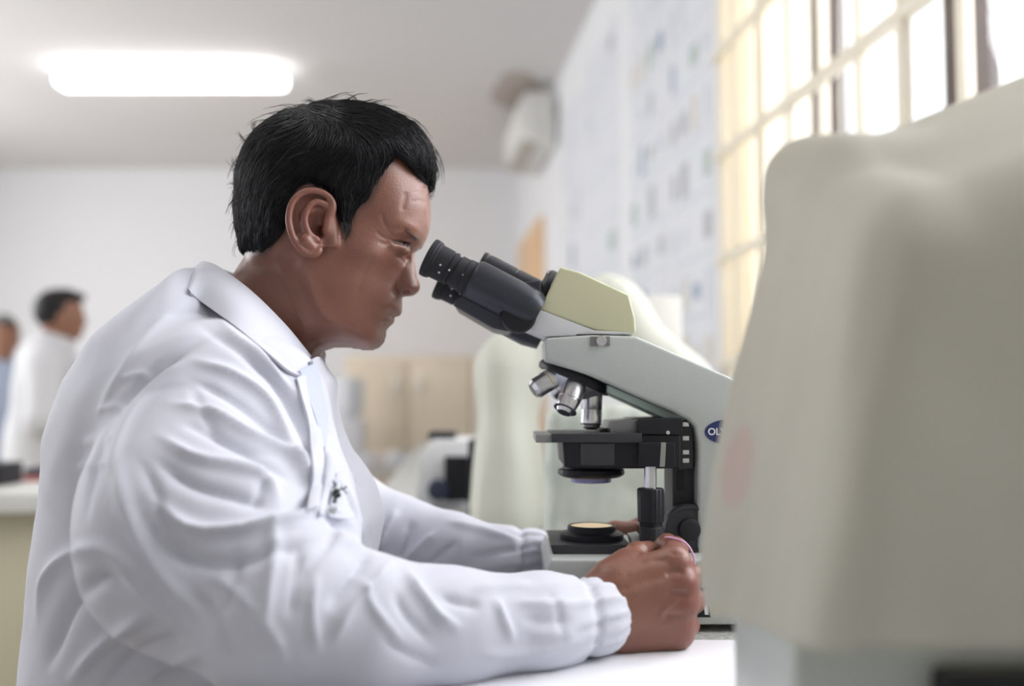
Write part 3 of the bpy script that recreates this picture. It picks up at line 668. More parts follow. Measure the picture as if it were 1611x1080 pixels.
# condenser under the stage
cz = P(930, 737, D0); kk = D0 / FPX
m = MB(); m.lathe(cz, (0, 0, -1), [(-.004, .027), (0, .029), (.001, 51 * kk), (.005, 52 * kk), (.0065, 50 * kk), (.0085, 44 * kk)], 72, rib=(.0005, .0055, 90, .006)); cn = m.build('condenser', M_black, MS)
m = MB(); m.lathe(cz + Vector((0, 0, -.0075)), (0, 0, -1), [(0, 39 * kk), (.0016, 39 * kk)], 48); m.build('condenser_ring', mat('copper_ring', (.35, .16, .08), .35, .8), cn)
m = MB(); m.lathe(cz + Vector((0, 0, -.0085)), (0, 0, -1), [(0, 32 * kk), (.005, 31 * kk), (.0055, 28 * kk)], 48); m.build('filter_glass', mat('blue_filter', (.25, .26, .50), .2, coat=.5), cn)
# coaxial stage knob hanging below the stage
kz = P(1023, 735, D0 - .055); kk = (D0 - .055) / FPX
m = MB(); m.lathe(kz + Vector((0, 0, .002)), (0, 0, -1), [(0, 9.5 * kk), (.024, 9.5 * kk)], 32); ks = m.build('stage_knob_shaft', M_chrome, MS)
m = MB(); m.lathe(kz, (0, 0, -1), [(32 * kk, 10 * kk), (33 * kk, 19 * kk), (35 * kk, 20.5 * kk), (84 * kk, 20 * kk), (86 * kk, 18 * kk), (93 * kk, 17 * kk)], 80, rib=(34 * kk, 85 * kk, 40, .02)); m.build('stage_knob', M_black, MS)
m = MB(); m.lathe(kz, (0, 0, -1), [(92 * kk, 17 * kk), (94 * kk, 18.5 * kk), (128 * kk, 17 * kk), (133 * kk, 12 * kk)], 60, rib=(94 * kk, 127 * kk, 30, .02)); m.build('stage_knob', M_rubber, MS, label='lower, narrower knob of the pair')
# coarse and fine focus knobs on both sides
q = P(1088, 836, D0 - .055)
for sgn in (-1, 1):
    y_ = D0 + sgn * .026 if sgn < 0 else D0 + .065
    m = MB(); m.lathe(Vector((q.x, y_ - sgn * .002, q.z)), (0, sgn, 0), [(0, .022), (.004, .0235), (.018, .0235), (.020, .0225), (.020, .0195), (.019, .019)], 60, rib=(.003, .0185, 60, .008)); fk = m.build('focus_knob', M_blk2, MS)
    m = MB(); m.lathe(Vector((q.x, y_ + sgn * .016, q.z)), (0, sgn, 0), [(0, .011), (.006, .010), (.007, .008), (.007, 0)], 40); m.build('fine_knob', M_rubber, fk)
# field illuminator
slab('illuminator_plate', [(866, 858), (992, 858), (1000, 879), (872, 879)], .052, M_blk2, bev=.0012)
iz = P(932, 854, D0 - .02); kk = (D0 - .02) / FPX; ic = Vector((iz.x, D0 - .01, iz.z))
m = MB(); m.lathe(ic, (0, 0, 1), [(-.002, 49 * kk), (0, 50 * kk), (12 * kk, 50 * kk), (14 * kk, 47 * kk), (15 * kk, 39 * kk), (16 * kk, 38 * kk), (23 * kk, 38 * kk), (25 * kk, 36 * kk), (25 * kk, 33 * kk), (23.5 * kk, 32.5 * kk)], 72)
il = m.build('illuminator', M_black, MS)
m = MB(); m.lathe(ic, (0, 0, 1), [(20 * kk, 33 * kk), (24 * kk, 33 * kk), (25.5 * kk, 24 * kk), (26 * kk, 0)], 48); m.build('field_lens', mat('lit_field_lens', (.9, .7, .45), .2, emit=((1.0, .72, .42), .30)), il)
m = MB(); m.prism(pp_([(992, 846), (1008, 843), (1012, 856), (996, 862)], D0 - .05), Vector((0, .03, 0)), .001); m.build('aperture_lever', mat('grey_metal2', (.5, .5, .5), .4, .6), il)
# recess at the right of the base
q = pp_([(1096, 925), (1112, 925), (1118, 972), (1096, 972)], D0 - .0825)
m = MB(); m.prism(q, Vector((0, .003, 0)), .0003); m.build('base_recess', M_black, MS)
q = pp_([(1106, 930), (1111, 930), (1115, 968), (1109, 968)], D0 - .0832)
m = MB(); m.prism(q, Vector((0, .002, 0)), .0003); m.build('recess_edge', M_chrome, MS)
# thin pink cord with a clear loop beside the knob
pts = smooth_line([P(1046, 846, .83), P(1052, 846, .828), P(1062, 848, .825), P(1076, 853, .82), (P(1086, 864, .818)), P(1092, 880, .818), P(1090, 890, .82), P(1082, 898, .83), P(1078, 906, .85)], 5)
small('thin_cord', MB().tube(pts, .0009, 8), mat('pink_cord', (.80, .45, .68), .4), 'thin pink cord looping over the near index finger', 'cord')

# ------------------------------------------------------------------ people: helpers
def skin_mat(name, c, c2, c3):
    """skin with mottling; attribute 'tint' carries lip, ear and stubble colour"""
    m = mat(name, c, .40, noise=(28, .7, c2), bump=(700, .35), sub=.18, coat=.12)
    nt = m.node_tree; N = nt.nodes; Lk = nt.links; b = N['Principled BSDF']; src = b.inputs['Base Color'].links[0].from_socket
    at = N.new('ShaderNodeAttribute'); at.attribute_name = 'tint'
    mx = N.new('ShaderNodeMix'); mx.data_type = 'RGBA'; Lk.new(at.outputs['Fac'], mx.inputs['Factor']); Lk.new(src, mx.inputs['A']); mx.inputs['B'].default_value = (*c3, 1)
    at2 = N.new('ShaderNodeAttribute'); at2.attribute_name = 'dark'
    m2 = N.new('ShaderNodeMix'); m2.data_type = 'RGBA'; Lk.new(at2.outputs['Fac'], m2.inputs['Factor']); Lk.new(mx.outputs['Result'], m2.inputs['A']); m2.inputs['B'].default_value = (.035, .022, .018, 1)
    Lk.new(m2.outputs['Result'], b.inputs['Base Color'])
    return m
M_skin = skin_mat('skin', (.265, .116, .077), (.205, .084, .058), (.26, .082, .07))
M_hair = mat('black_hair', (.012, .012, .014), .38, noise=(60, .5, (.022, .022, .024)))
def cloth_mat(name, c, c2, rough=.75, transl=0.0):
    m = mat(name, c, rough, noise=(2.2, .8, c2), sheen=.15, transl=transl)
    nt = m.node_tree; N = nt.nodes; L_ = nt.links; b = N['Principled BSDF']
    tc = N['Texture Coordinate'] if 'Texture Coordinate' in N else N.new('ShaderNodeTexCoord')
    w1 = N.new('ShaderNodeTexWave'); w1.inputs['Scale'].default_value = 420; w1.inputs['Distortion'].default_value = .6; L_.new(tc.outputs['Object'], w1.inputs['Vector'])
    bp = N.new('ShaderNodeBump'); bp.inputs['Strength'].default_value = .10; bp.inputs['Distance'].default_value = .0004; L_.new(w1.outputs['Fac'], bp.inputs['Height']); L_.new(bp.outputs[0], b.inputs['Normal'])
    return m
M_coat = cloth_mat('white_coat_cloth', (.645, .657, .735), (.62, .632, .71))
# ------------------------------------------------------------------ the man at the microscope
MAN = empty('person', (-.32, D0, 0), 'man in a white lab coat seated in profile, looking into the microscope', 'person')
H = .00135
Bv = Vol((-.37, D0 - .107, CAMZ - .03), (-.085, D0 + .107, CAMZ + .292), H)
gx, gz = np.meshgrid(Bv.ax[0].astype(float), Bv.ax[2].astype(float), indexing='ij')
head_poly = to_xz([(668, 278), (676, 296), (679, 318), (679, 338), (675, 360), (670, 376), (664, 386), (656, 393), (648, 398), (641, 412), (634, 432), (631, 452), (632, 467), (632.4, 483), (632, 491), (628, 496.5), (620, 498), (618, 500.5), (619.5, 507), (611.5, 513.5), (606.5, 519.5), (605.5, 529), (603.5, 538), (595, 547), (583, 551), (570, 549.5), (548, 546), (527, 546), (508, 552), (492, 570), (478, 640), (470, 760), (250, 760), (300, 560), (345, 470), (371, 432), (387, 408), (390, 385), (385, 350), (385, 300), (394, 255), (418, 218), (465, 188), (530, 177), (590, 186), (635, 206), (658, 238)], D0)
d = poly_sd(gx, gz, head_poly)
ctrl = [(480, 250, .077, .09), (430, 330, .074, .085), (560, 230, .074, .085), (640, 300, .064, .050), (655, 360, .060, .040), (600, 330, .068, .07), (590, 400, .067, .060), (560, 450, .062, .06), (625, 470, .047, .040), (600, 500, .048, .040), (600, 535, .036, .028), (575, 540, .042, .022), (540, 535, .054, .018), (505, 500, .061, .03), (500, 430, .069, .07), (470, 470, .060, .06), (430, 450, .057, .055), (390, 420, .054, .05), (450, 560, .057, .055), (350, 520, .060, .06), (400, 620, .062, .06)]
Wm, Rm = idw(gx, gz, ctrl, D0)
w2 = inflate(d, Wm, Rm)
s1_, s2_ = blur2(w2, 1.0), blur2(w2, 6.0)
mixd = sstep(.004, .02, d); w2 = s1_ * (1 - mixd) + s2_ * mixd
# nose
nose = to_xz([(657, 390), (651, 397), (651.5, 408), (654, 423), (656.5, 438), (660.5, 446), (661, 453), (658, 460), (649, 466), (636, 467), (600, 470), (560, 440), (560, 400), (620, 380)], D0)
dn = poly_sd(gx, gz, nose)
front = to_xz([(657, 385), (651, 397), (651.5, 408), (654, 423), (656.5, 438), (660.5, 446), (661, 453), (658, 460), (649, 466), (636, 467), (630, 468)], D0)
df, _t = seg_dist(np.stack([gx.ravel(), gz.ravel()], 1), front); df = df.reshape(gx.shape) * np.sign(dn)
zc = lambda py: P(650, py, D0).z
Wn = np.interp(gz, [zc(467), zc(456), zc(446), zc(430), zc(410), zc(392)], [.0165, .0185, .0165, .0125, .0095, .011]); Rn = np.interp(gz, [zc(467), zc(450), zc(430), zc(400)], [.010, .016, .011, .009])
wn2 = blur2(inflate(df, Wn, Rn), 1.0)
# past the wing the nose dies away into the cheek
ba = P(628, 455, D0).x; wn2 = wn2 * sstep(ba - .006, ba + .002, gx + .35 * (gz - zc(455)))
kk2 = .00006; hh_ = np.maximum(kk2 - np.abs(w2 - wn2), 0) / kk2; w2 = np.maximum(w2, wn2) + hh_ * hh_ * kk2 * .25
wv = np.sqrt(np.maximum(w2, 0)); dd = sstep(0, .006, np.maximum(d, dn))
NEAR = .885
def g(px, py, amp, sx, sy=None, rot=0, D=NEAR):
    q = P(px, py, D); sy = sy or sx; sx_, sy_ = sx * D / FPX, sy * D / FPX; c, s = math.cos(rot), math.sin(rot)
    X, Z = gx - q.x, gz - q.z; u, v_ = X * c + Z * s, -X * s + Z * c
    return amp * np.exp(-(u / sx_) ** 2 - (v_ / sy_) ** 2)
# cheekbone, temple, socket, brow, wing of the nose, mouth, jaw
add = g(592, 398, .0045, 30, 18, .2) + g(560, 325, -.0035, 30, 34) + g(640, 352, .0035, 26, 12, -.2) + g(636, 392, -.0040, 15, 13) \
    + g(640, 372, .0022, 16, 8, -.3) + g(643, 455, .0022, 8, 7, 0, .93) + g(604, 492, -.0022, 10, 9) + g(575, 470, -.0012, 24, 22) + g(586, 520, .0015, 20, 16) + g(540, 500, .0010, 40, 30)
# neck set in behind and below the jaw
jaw = to_xz([(478, 400), (486, 440), (500, 478), (520, 506), (550, 528), (590, 545), (600, 560), (560, 620), (300, 700), (200, 500), (380, 400), (440, 395)], .895)
dj = poly_sd(gx, gz, jaw); add = add - .0065 * sstep(-.004, .014, dj)
wv = wv + add * dd
Fh = ((Bv.ax[1].astype(float)[None, :, None] - D0) ** 2 - (np.where(w2 > 0, wv ** 2, w2))[:, None, :]) / (2 * np.sqrt(np.maximum(w2, 2e-4)))[:, None, :]
Bv.F = np.clip(Fh, -.08, .08).astype(np.float32)
def mir(p): return np.array((p[0], 2 * D0 - p[1], p[2]))
def near_w(px, py, D=NEAR):
    q = P(px, py, D); i = int(round((q.x - Bv.lo[0]) / H)); j = int(round((q.z - Bv.lo[2]) / H)); return D0 - wv[i, j]
# ears
ear_line = [(516, 338), (523, 322), (515, 308), (500, 301.5), (484, 303), (470, 312), (461, 328), (458, 348), (461, 366), (467, 382), (475, 394), (486, 401), (497, 401), (503, 393)]
anti = [(512, 322), (498, 318), (487, 326), (481, 342), (482, 358), (489, 372), (500, 378)]
def ed(px, py):     # the rim stands further off the head the further back it lies
    return D0 - .073 - .013 * min(1, max(0, (520 - px) / 60))
EAR_D = .872
def ep(px, py, off=0.0):
    q = P(px, py, EAR_D); return np.array((q.x, ed(px, py) - off, q.z))
for f_ in (lambda p: p, mir):
    c0 = f_(ep(488, 350, -.006)); sgn = 1 if f_ is mir else -1
    rot = Matrix.Rotation(math.radians(-6), 3, 'Y') @ Matrix.Rotation(sgn * math.radians(-20), 3, 'Z')
    Bv.ell(c0, (.0175, .0045, .028), rot, .006)
    Bv.cone(f_(np.array((c0[0] + .006, D0 - .058, c0[2]))), f_(ep(490, 350, -.01)), .016, .012, .006)
    Bv.cone(f_(ep(482, 380, .001)), f_(ep(493, 394, -.002)), .0062, .0058, .006)      # lobe
    Bv.cone(f_(ep(478, 340, .002)), f_(ep(500, 360, -.002)), .006, .0075, .003, 'sub')   # hollow
    Bv.ell(f_(ep(501, 352, -.0005)), (.0085, .0085, .0125), None, .003, 'sub')
    Bv.ell(f_(ep(503, 360, -.008)), (.0045, .008, .005), None, .002, 'sub')
    hl = smooth_line(ear_line, 3); Bv.chain([f_(ep(a_, b_, .0015)) for a_, b_ in hl], [.0027] * len(hl), .0022)
    al = smooth_line(anti, 3); Bv.chain([f_(ep(a_, b_, .0005)) for a_, b_ in al], [.0024] * len(al), .003)
    Bv.cone(f_(ep(514, 348, 0)), f_(ep(512, 362, 0)), .0036, .0038, .004)            # tragus
    Bv.cone(f_(ep(517, 330, -.003)), f_(ep(520, 380, -.006)), .0045, .005, .006)
# eyes: lids with a slit, nostrils, line of the mouth
EYE = []
for f_ in (lambda p: p, mir):
    def E(px, py):
        D_ = NEAR
        for _ in range(8): D_ = .5 * D_ + .5 * near_w(px, py, D_)
        return np.array(P(px, py, D_))
    e0, e1, e2 = E(615, 379), E(632, 383), E(642, 386)
    ec = E(635, 384.5) + np.array((-.45, .89, 0)) * .0078; EYE.append((f_(ec), [f_(e) for e in (e0, e1, e2)])); print('EYE', e0, e1, e2, ec)
    Bv.chain([f_(e0 + (0, .002, .0045)), f_(e1 + (0, .0005, .0050)), f_(e2 + (0, .001, .0050))], [.0022, .0040, .0032], .005)   # upper lid
    Bv.chain([f_(e0 + (.001, .003, -.0045)), f_(e1 + (-.001, .0035, -.0048)), f_(e2 + (-.002, .0035, -.0050))], [.0022, .0036, .0036], .007)
    Bv.chain([f_(e0 + (0, -.0008, 0)), f_(e1 + (0, -.001, .0)), f_(e2 + (.0, -.001, 0))], [.0011, .0023, .0027], .0008, 'sub')
    Bv.cone(f_(np.array(P(642, 468, .931))), f_(np.array(P(639, 459, .940))), .0042, .003, .001, 'sub'); nw = np.array(P(641, 463, D0 - .0125)); Bv.ell(f_(nw), (.0050, .0060, .0030), None, .002, 'sub'); 
    Bv.chain([f_(np.array(P(629, 447, .925))), f_(np.array(P(627, 456, .923))), f_(np.array(P(630, 465, .925)))], [.0018, .0022, .0018], .003, 'sub')
    Bv.chain([f_(np.array(P(603, 489, .9125))), f_(np.array(P(609, 493, .918))), f_(np.array(P(616, 497.5, .930))), f_(np.array(P(620, 499, .945)))], [.0018, .0012, .001, .001], .0025, 'sub')
HV, HQ = Bv.nets(); HV = relax(HV, HQ, 1, .4)
sk = [([(615, 378), (600, 372), (590, 362)], -.0006, 2.5), ([(617, 383), (604, 384), (594, 380)], -.0006, 2.5), ([(628, 398), (638, 404), (643, 412)], -.0009, 3), ([(624, 402), (634, 410), (640, 420)], -.0006, 3),
      ([(628, 446), (616, 462), (606, 482)], -.0011, 5), ([(622, 462), (612, 476), (604, 492)], .0008, 5), ([(640, 300), (636, 318), (632, 335)], -.0010, 5), ([(648, 303), (662, 302), (670, 306)], -.0004, 2.2), ([(645, 318), (660, 316), (672, 320)], -.0004, 2.2),
      ([(600, 335), (604, 350), (612, 362)], -.0008, 3), ([(612, 368), (630, 366), (648, 372), (656, 380)], .0014, 5), ([(620, 377), (634, 379), (647, 387)], -.0008, 2), ([(478, 410), (492, 460), (515, 500), (560, 528)], .0015, 8),
      ([(430, 400), (455, 450), (480, 520)], .0015, 9), ([(604, 500), (610, 504), (617, 503)], .0008, 4), ([(600, 508), (606, 514)], -.0006, 4), ([(590, 400), (572, 430), (560, 470)], -.0006, 9)]
HV = sculpt(HV, HQ, sk, None)
# colour attributes on the head
hp = proj(HV)
def blob(px, py, sx, sy=None, rot=0):
    c, s = math.cos(rot), math.sin(rot); X, Y = hp[:, 0] - px, hp[:, 1] - py; sy = sy or sx
    return np.exp(-((X * c + Y * s) / sx) ** 2 - ((-X * s + Y * c) / sy) ** 2)
tint = .75 * blob(625, 492, 9, 4.5, .3) + .7 * blob(616, 505, 6, 4.5) + .45 * blob(488, 350, 30, 50) + .35 * blob(645, 455, 16, 12)
dl, _ = seg_dist(hp, [(640, 373), (652, 373), (661, 380)]); brow = .16 * np.exp(-(dl / 3.2) ** 2)
slit, _ = seg_dist(hp, [(619, 381), (634, 382.5), (646, 390)]); brow = np.maximum(brow, .75 * np.exp(-(slit / 1.5) ** 2))
hairline = to_xz([(690, 283), (678, 281), (654, 267), (633, 247), (621, 240), (606, 262), (593, 292), (581, 312), (561, 325), (553, 342), (547, 370), (538, 356), (531, 332), (524, 311), (506, 297), (483, 290), (465, 304), (454, 333), (448, 362), (434, 376), (410, 396), (388, 392), (340, 380), (330, 130), (700, 120)], .885)
dhl = poly_sd(HV[:, 0], HV[:, 2], hairline); inear = np.zeros(len(HV), bool); inear |= (np.abs(HV[:, 1] - D0) > .0735) & (blob(490, 350, 40, 60) > .3)
dark = np.where(inear, 0, .9 * sstep(-.007, .004, dhl)); dark = np.maximum(dark, brow)
dark = np.maximum(dark, .10 * blob(600, 528, 22, 16)); dark = np.maximum(dark, .05 * blob(622, 476, 12, 8))
# ---- near hand
NHb = []
def hand_near():
    v = Vol((.04, .755, TZ - .004), (.225, .905, TZ + .15), .00125)
    q = lambda a, b, D: np.array(P(a, b, D))
    v.cone(q(900, 978, .79), q(968, 960, .80), .029, .027, .01, flat=((0, 1, 0), .82))          # wrist
    v.cone(q(968, 958, .80), q(1020, 945, .805), .029, .030, .02, flat=((0, 1, 0), .62))
    kn = [q(1060, 884, .806), q(1070, 918, .800), q(1072, 952, .800), q(1063, 984, .806)]
    for i, (k_, r_) in enumerate(zip(kn, (.0135, .014, .0135, .0125))):
        v.cone(q(985, 915 + i * 17, .804), k_, .016, r_, .014, flat=((0, 1, 0), .85))
    v.cone(q(985, 1000, .806), q(1062, 995, .812), .015, .015, .015)                                 # heel of the hand
    pip = [q(1062, 866, .832), q(1086, 908, .826), q(1089, 946, .826), q(1082, 984, .826)]
    dip = [q(1050, 858, .850), q(1074, 905, .850), q(1078, 944, .850), q(1076, 980, .848)]
    tip = [q(1038, 866, .858), q(1050, 908, .854), q(1054, 946, .854), q(1056, 980, .852)]
    for i in range(4):
        r0 = (.0112, .0112, .0108, .0096)[i]
        v.cone(kn[i], pip[i], r0 * 1.06, r0, .005); v.cone(pip[i], dip[i], r0, r0 * .88, .0025); v.cone(dip[i], tip[i], r0 * .88, r0 * .78, .002)
        v.ell(kn[i] + np.array((.002, -.0035, .001)), (.009, .008, .0075), None, .006)
    v.cone(q(962, 915, .805), q(985, 893, .815), .018, .0145, .012)                                  # thumb
    v.cone(q(985, 893, .815), q(1003, 872, .832), .0135, .0105, .006); v.cone(q(1003, 872, .832), q(1020, 866, .852), .0102, .0082, .003)
    for i, (k_, s_) in enumerate(zip(kn, (q(975, 920, .786), q(975, 935, .784), q(975, 950, .784), q(978, 968, .786)))):
        v.cone(s_, k_ + np.array((-.006, -.0075, 0)), .002, .0035, .006)                              # tendons
    V, Q = v.nets(); V = relax(V, Q, 1, .4)
    st = [([(1000, 890), (1030, 882), (1058, 884)], -.0012, 7), ([(1045, 905), (1062, 900), (1078, 903)], -.0016, 5), ([(1045, 936), (1062, 935), (1085, 936)], -.0014, 5), ([(1045, 968), (1062, 969), (1082, 968)], -.0012, 5),
          ([(1035, 975), (1050, 955), (1072, 940)], .0011, 4), ([(990, 945), (1020, 925), (1050, 915)], .0008, 5), ([(985, 905), (1010, 895), (1030, 880)], .0010, 6), ([(1002, 868), (1008, 874)], -.0006, 2.5), ([(998, 872), (1004, 878)], -.0006, 2.5),
          ([(1050, 862), (1060, 872), (1076, 872)], -.0007, 3), ([(1010, 1000), (1040, 985), (1060, 980)], .0006, 6), ([(968, 930), (990, 925)], -.0006, 4)]
    V = sculpt(V, Q, st); V[:, 2] = np.maximum(V[:, 2], TZ + .0016)
    return V, Q
def hand_far():
    v = Vol((-.01, .965, TZ), (.24, 1.13, TZ + .13), .0015)
    q = lambda a, b, D: np.array(P(a, b, D))
    v.cone(q(815, 872, 1.058), q(870, 868, 1.063), .017, .018, .01); v.cone(q(870, 868, 1.063), q(930, 866, 1.068), .020, .023, .015, flat=((0, 1, 0), .6))
    kn = [q(986, 840, 1.063), q(990, 855, 1.058), q(988, 870, 1.058), q(982, 886, 1.063)]
    for i, k_ in enumerate(kn): v.cone(q(930, 858 + 7 * i, 1.068), k_, .014, .0115, .012)
    pp2 = [q(1018, 822, 1.056), q(1025, 845, 1.050), q(1022, 864, 1.050), q(1012, 882, 1.053)]
    tp = [q(1062, 826, 1.054), q(1062, 850, 1.050), q(1056, 868, 1.050), q(1044, 886, 1.050)]
    for i in range(4): v.cone(kn[i], pp2[i], .0108, .0098, .004); v.cone(pp2[i], tp[i], .0098, .0078, .003)
    v.cone(q(925, 852, 1.058), q(968, 836, 1.043), .013, .011, .01); v.cone(q(968, 836, 1.043), q(1000, 833, 1.033), .0108, .0082, .003)
    V, Q = v.nets(); V = relax(V, Q, 1, .4); return V, Q
# ---- torso and arms under the coat (same skin mesh)
def inner_body():
    v = Vol((-.50, .62, TZ - .22), (.10, 1.28, CAMZ + .06), .008); q = lambda a, b, D: np.array(P(a, b, D))
    v.cone(q(400, 560, .95), q(330, 800, .95), .06, .11, .05); v.cone(q(330, 800, .95), q(300, 1150, .95), .11, .12, .05)
    for s_ in (0, 1):
        f_ = (lambda p: mir(p)) if s_ else (lambda p: p)
        v.cone(q(370, 610, .95), f_(q(330, 640, .82)), .06, .05, .03)
    v.chain([q(330, 640, .82), q(310, 820, .75), q(445, 960, .70), q(700, 988, .75), q(905, 977, .79)], [.05, .045, .036, .032, .024], .01)
    v.chain([mir(q(330, 640, .82)), q(470, 760, 1.10), q(610, 872, 1.10), q(760, 876, 1.052), q(825, 871, 1.054)], [.05, .042, .026, .020, .015], .01)
    return v.nets()
parts = [(HV, HQ, tint, dark)]
for fn in (hand_near, hand_far, inner_body):
    a_, b_ = fn(); t_ = np.zeros(len(a_)); pr = proj(a_)
    if fn is hand_near: t_ = .35 * np.exp(-((pr[:, 0] - 1085) / 22) ** 2)
    parts.append((a_, b_, t_, np.zeros(len(a_))))
off = 0; VV = []; QQ = []
for a_, b_, _, _ in parts: VV.append(a_); QQ.append(b_ + off); off += len(a_)
VV = np.concatenate(VV); QQ = np.concatenate(QQ)
me = mesh_np('body', VV, QQ)
for nm, k_ in (('tint', 2), ('dark', 3)):
    at = me.attributes.new(nm, 'FLOAT', 'POINT'); at.data.foreach_set('value', np.clip(np.concatenate([p_[k_] for p_ in parts]), 0, 1).astype(np.float32))
body = link('body', me, M_skin, MAN, label='light brown skin of the face, neck and hands')
# eyes
for ec, es in EYE:
    m = MB(); b2 = bmesh.new(); bmesh.ops.create_uvsphere(b2, u_segments=32, v_segments=20, radius=.0068, matrix=Matrix.Translation(Vector(ec))); m._merge(b2)
    eye = m.build('eye', mat('eye_white', (.22, .17, .15), .6), MAN, 180)
    look = Vector((.66, -.68 if ec[1] < D0 else .68, -.22)).normalized()
    m = MB(); m.lathe(Vector(ec) + look * .0048, look, [(0, .0044), (.0014, .0036), (.0021, .0020), (.0023, 0)], 32); m.build('iris', mat('dark_iris', (.006, .004, .003), .5), eye, 80)
# ---- hair: a shell that follows the skull, covered with strands
Ho = .0017
Hv = Vol((-.40, D0 - .105, CAMZ + .06), (-.065, D0 + .105, CAMZ + .31), Ho)
hx, hz = np.meshgrid(Hv.ax[0].astype(float), Hv.ax[2].astype(float), indexing='ij')
outer = to_xz([(681, 283), (684, 262), (680, 236), (664, 208), (640, 190), (610, 174), (560, 164), (500, 166), (450, 182), (412, 208), (390, 242), (378, 282), (374, 320), (373, 350), (379, 382), (386, 405), (400, 520), (480, 560), (560, 545), (640, 480), (670, 360), (676, 300)], D0)
do_ = poly_sd(hx, hz, outer); ctl2 = [(c_[0], c_[1], c_[2] + .0035, c_[3]) for c_ in ctrl[:9]] + [(500, 430, .072, .07), (400, 430, .06, .06)]
Wo, Ro = idw(hx, hz, ctl2, D0); wo = blur2(inflate(do_, Wo, Ro), 2.0)
dh = poly_sd(hx, hz, hairline)
wq = np.sqrt(np.maximum(wo, 0)) + (-.0045 + .0075 * sstep(-.002, .014, dh)) * sstep(0, .006, do_)
wf = np.where(wo > 0, wq ** 2, wo)
F2 = ((Hv.ax[1].astype(float)[None, :, None] - D0) ** 2 - wf[:, None, :]) / (2 * np.sqrt(np.maximum(wo, 2e-4)))[:, None, :]
F3 = np.broadcast_to(-dh[:, None, :], F2.shape); Hv.F = np.clip(-smin(-F2, -F3, .006), -.08, .08).astype(np.float32)
SV, SQ = Hv.nets(); SV = relax(SV, SQ, 2)
SN = normals(SV, SQ); pr = proj(SV)
u_ = pr[:, 0] * .05 + pr[:, 1] * .018
SV = SV + SN * (.0003 * np.sin(u_ * 5.5 + 3 * np.sin(pr[:, 1] * .02)) + .0012 * noise3(SV, 11, 4, 2))[:, None]
hair = link('hair', mesh_np('hair', SV, SQ), mat('black_hair_roots', (.008, .008, .009), .7), MAN, label='short dark hair, swept forward over the brow')
SN = normals(SV, SQ)
bvh = BVHTree.FromPolygons([tuple(p) for p in SV], [tuple(int(i) for i in q_) for q_ in SQ])
anc = [((655, 215), (.75, .66)), ((675, 250), (.25, .97)), ((610, 185), (.95, .20)), ((560, 172), (.8, -.25)), ((505, 172), (.55, .15)), ((510, 205), (.1, .5)), ((455, 190), (-.8, .35)), ((430, 200), (-.85, .5)), ((640, 235), (.8, .5)), ((590, 220), (.55, .25)), ((600, 260), (-.25, .95)), ((575, 290), (-.35, .9)),
       ((540, 240), (-.35, .6)), ((530, 330), (.25, .95)), ((500, 260), (-.7, .65)), ((470, 290), (-.75, .6)), ((430, 240), (-.75, .7)), ((395, 280), (-.3, .95)), ((380, 330), (-.1, 1)), ((430, 330), (-.35, .9)), ((400, 370), (.1, 1)), ((450, 350), (-.3, .9))]
ap = np.array([a_[0] for a_ in anc], float); av = np.array([a_[1] for a_ in anc], float)
def flow(px, py):
    w_ = 1 / ((ap[:, 0] - px) ** 2 + (ap[:, 1] - py) ** 2 + 300) ** 1.5; v_ = (av * w_[:, None]).sum(0); return v_ / (np.linalg.norm(v_) + 1e-6)
cand = np.nonzero(poly_sd(SV[:, 0], SV[:, 2], hairline) > .0005)[0]
NST = 11000; ids_ = rng.choice(cand, NST)
strands = []
for si, vi in enumerate(ids_):
    p = Vector(SV[vi]); n = Vector(SN[vi]); far = p.y > D0 + .03
    if far and rng.random() < .5: continue
    q2 = proj([p])[0]; stray = rng.random() < .03
    L_ = rng.uniform(.018, .040) if q2[1] < 300 else rng.uniform(.008, .018)
    if q2[0] > 600 and q2[1] < 230: L_ *= 1.2
    ns = 7; st_ = L_ / ns; pts = []; jit = rng.normal(0, .16); lift = rng.uniform(.0004, .0022) * (3.5 if stray else 1)
    cur = p.copy()
    for k_ in range(ns + 1):
        loc, nn, _, _ = bvh.find_nearest(cur)
        t = k_ / ns; pts.append(loc + nn * (lift * math.sin(min(t * 1.25, 1) * math.pi / 2) + (.004 * t * t if stray else 0)))
        q2 = proj([loc])[0]; f2 = flow(q2[0], q2[1]); a_ = jit + (.25 * t); f2 = (f2[0] * math.cos(a_) - f2[1] * math.sin(a_), f2[0] * math.sin(a_) + f2[1] * math.cos(a_))
        dv = Vector((f2[0], rng.normal(0, .12), -f2[1])); dv -= nn * dv.dot(nn)
        if dv.length < 1e-4: break
        cur = loc + dv.normalized() * st_
    if len(pts) > 3: strands.append(pts)
# loose tufts at the nape and crown
for (a0, a1, a2) in [((385, 262), (372, 262), (366, 250)), ((383, 266), (370, 268), (364, 262)), ((384, 285), (372, 290), (362, 290)), ((382, 290), (371, 292), (368, 282)), ((381, 300), (372, 304), (366, 300)), ((396, 235), (384, 220), (376, 208)), ((410, 215), (398, 200), (402, 190)),
                     ((560, 166), (556, 155), (546, 151)), ((500, 166), (488, 158), (476, 160)), ((680, 262), (686, 270), (685, 284)), ((678, 270), (684, 280), (683, 290)), ((676, 278), (681, 290), (678, 298)), ((668, 278), (674, 292), (672, 300)), ((546, 352), (547, 366), (543, 378)), ((540, 350), (543, 366), (540, 376))]:
    for _ in range(7):
        o1 = rng.normal(0, 3.0, 2); o2 = rng.normal(0, 4, 2); yy = D0 + rng.normal(0, .008); 
        if a0[0] < 560 and a0[1] > 330: yy = D0 - .0735
        strands.append([Vector(v_) for v_ in [P(*l_, yy) for l_ in smooth_line([np.array(a0) + o1, np.array(a1) + (o1 + o2) / 2, np.array(a2) + o2], 4)]])
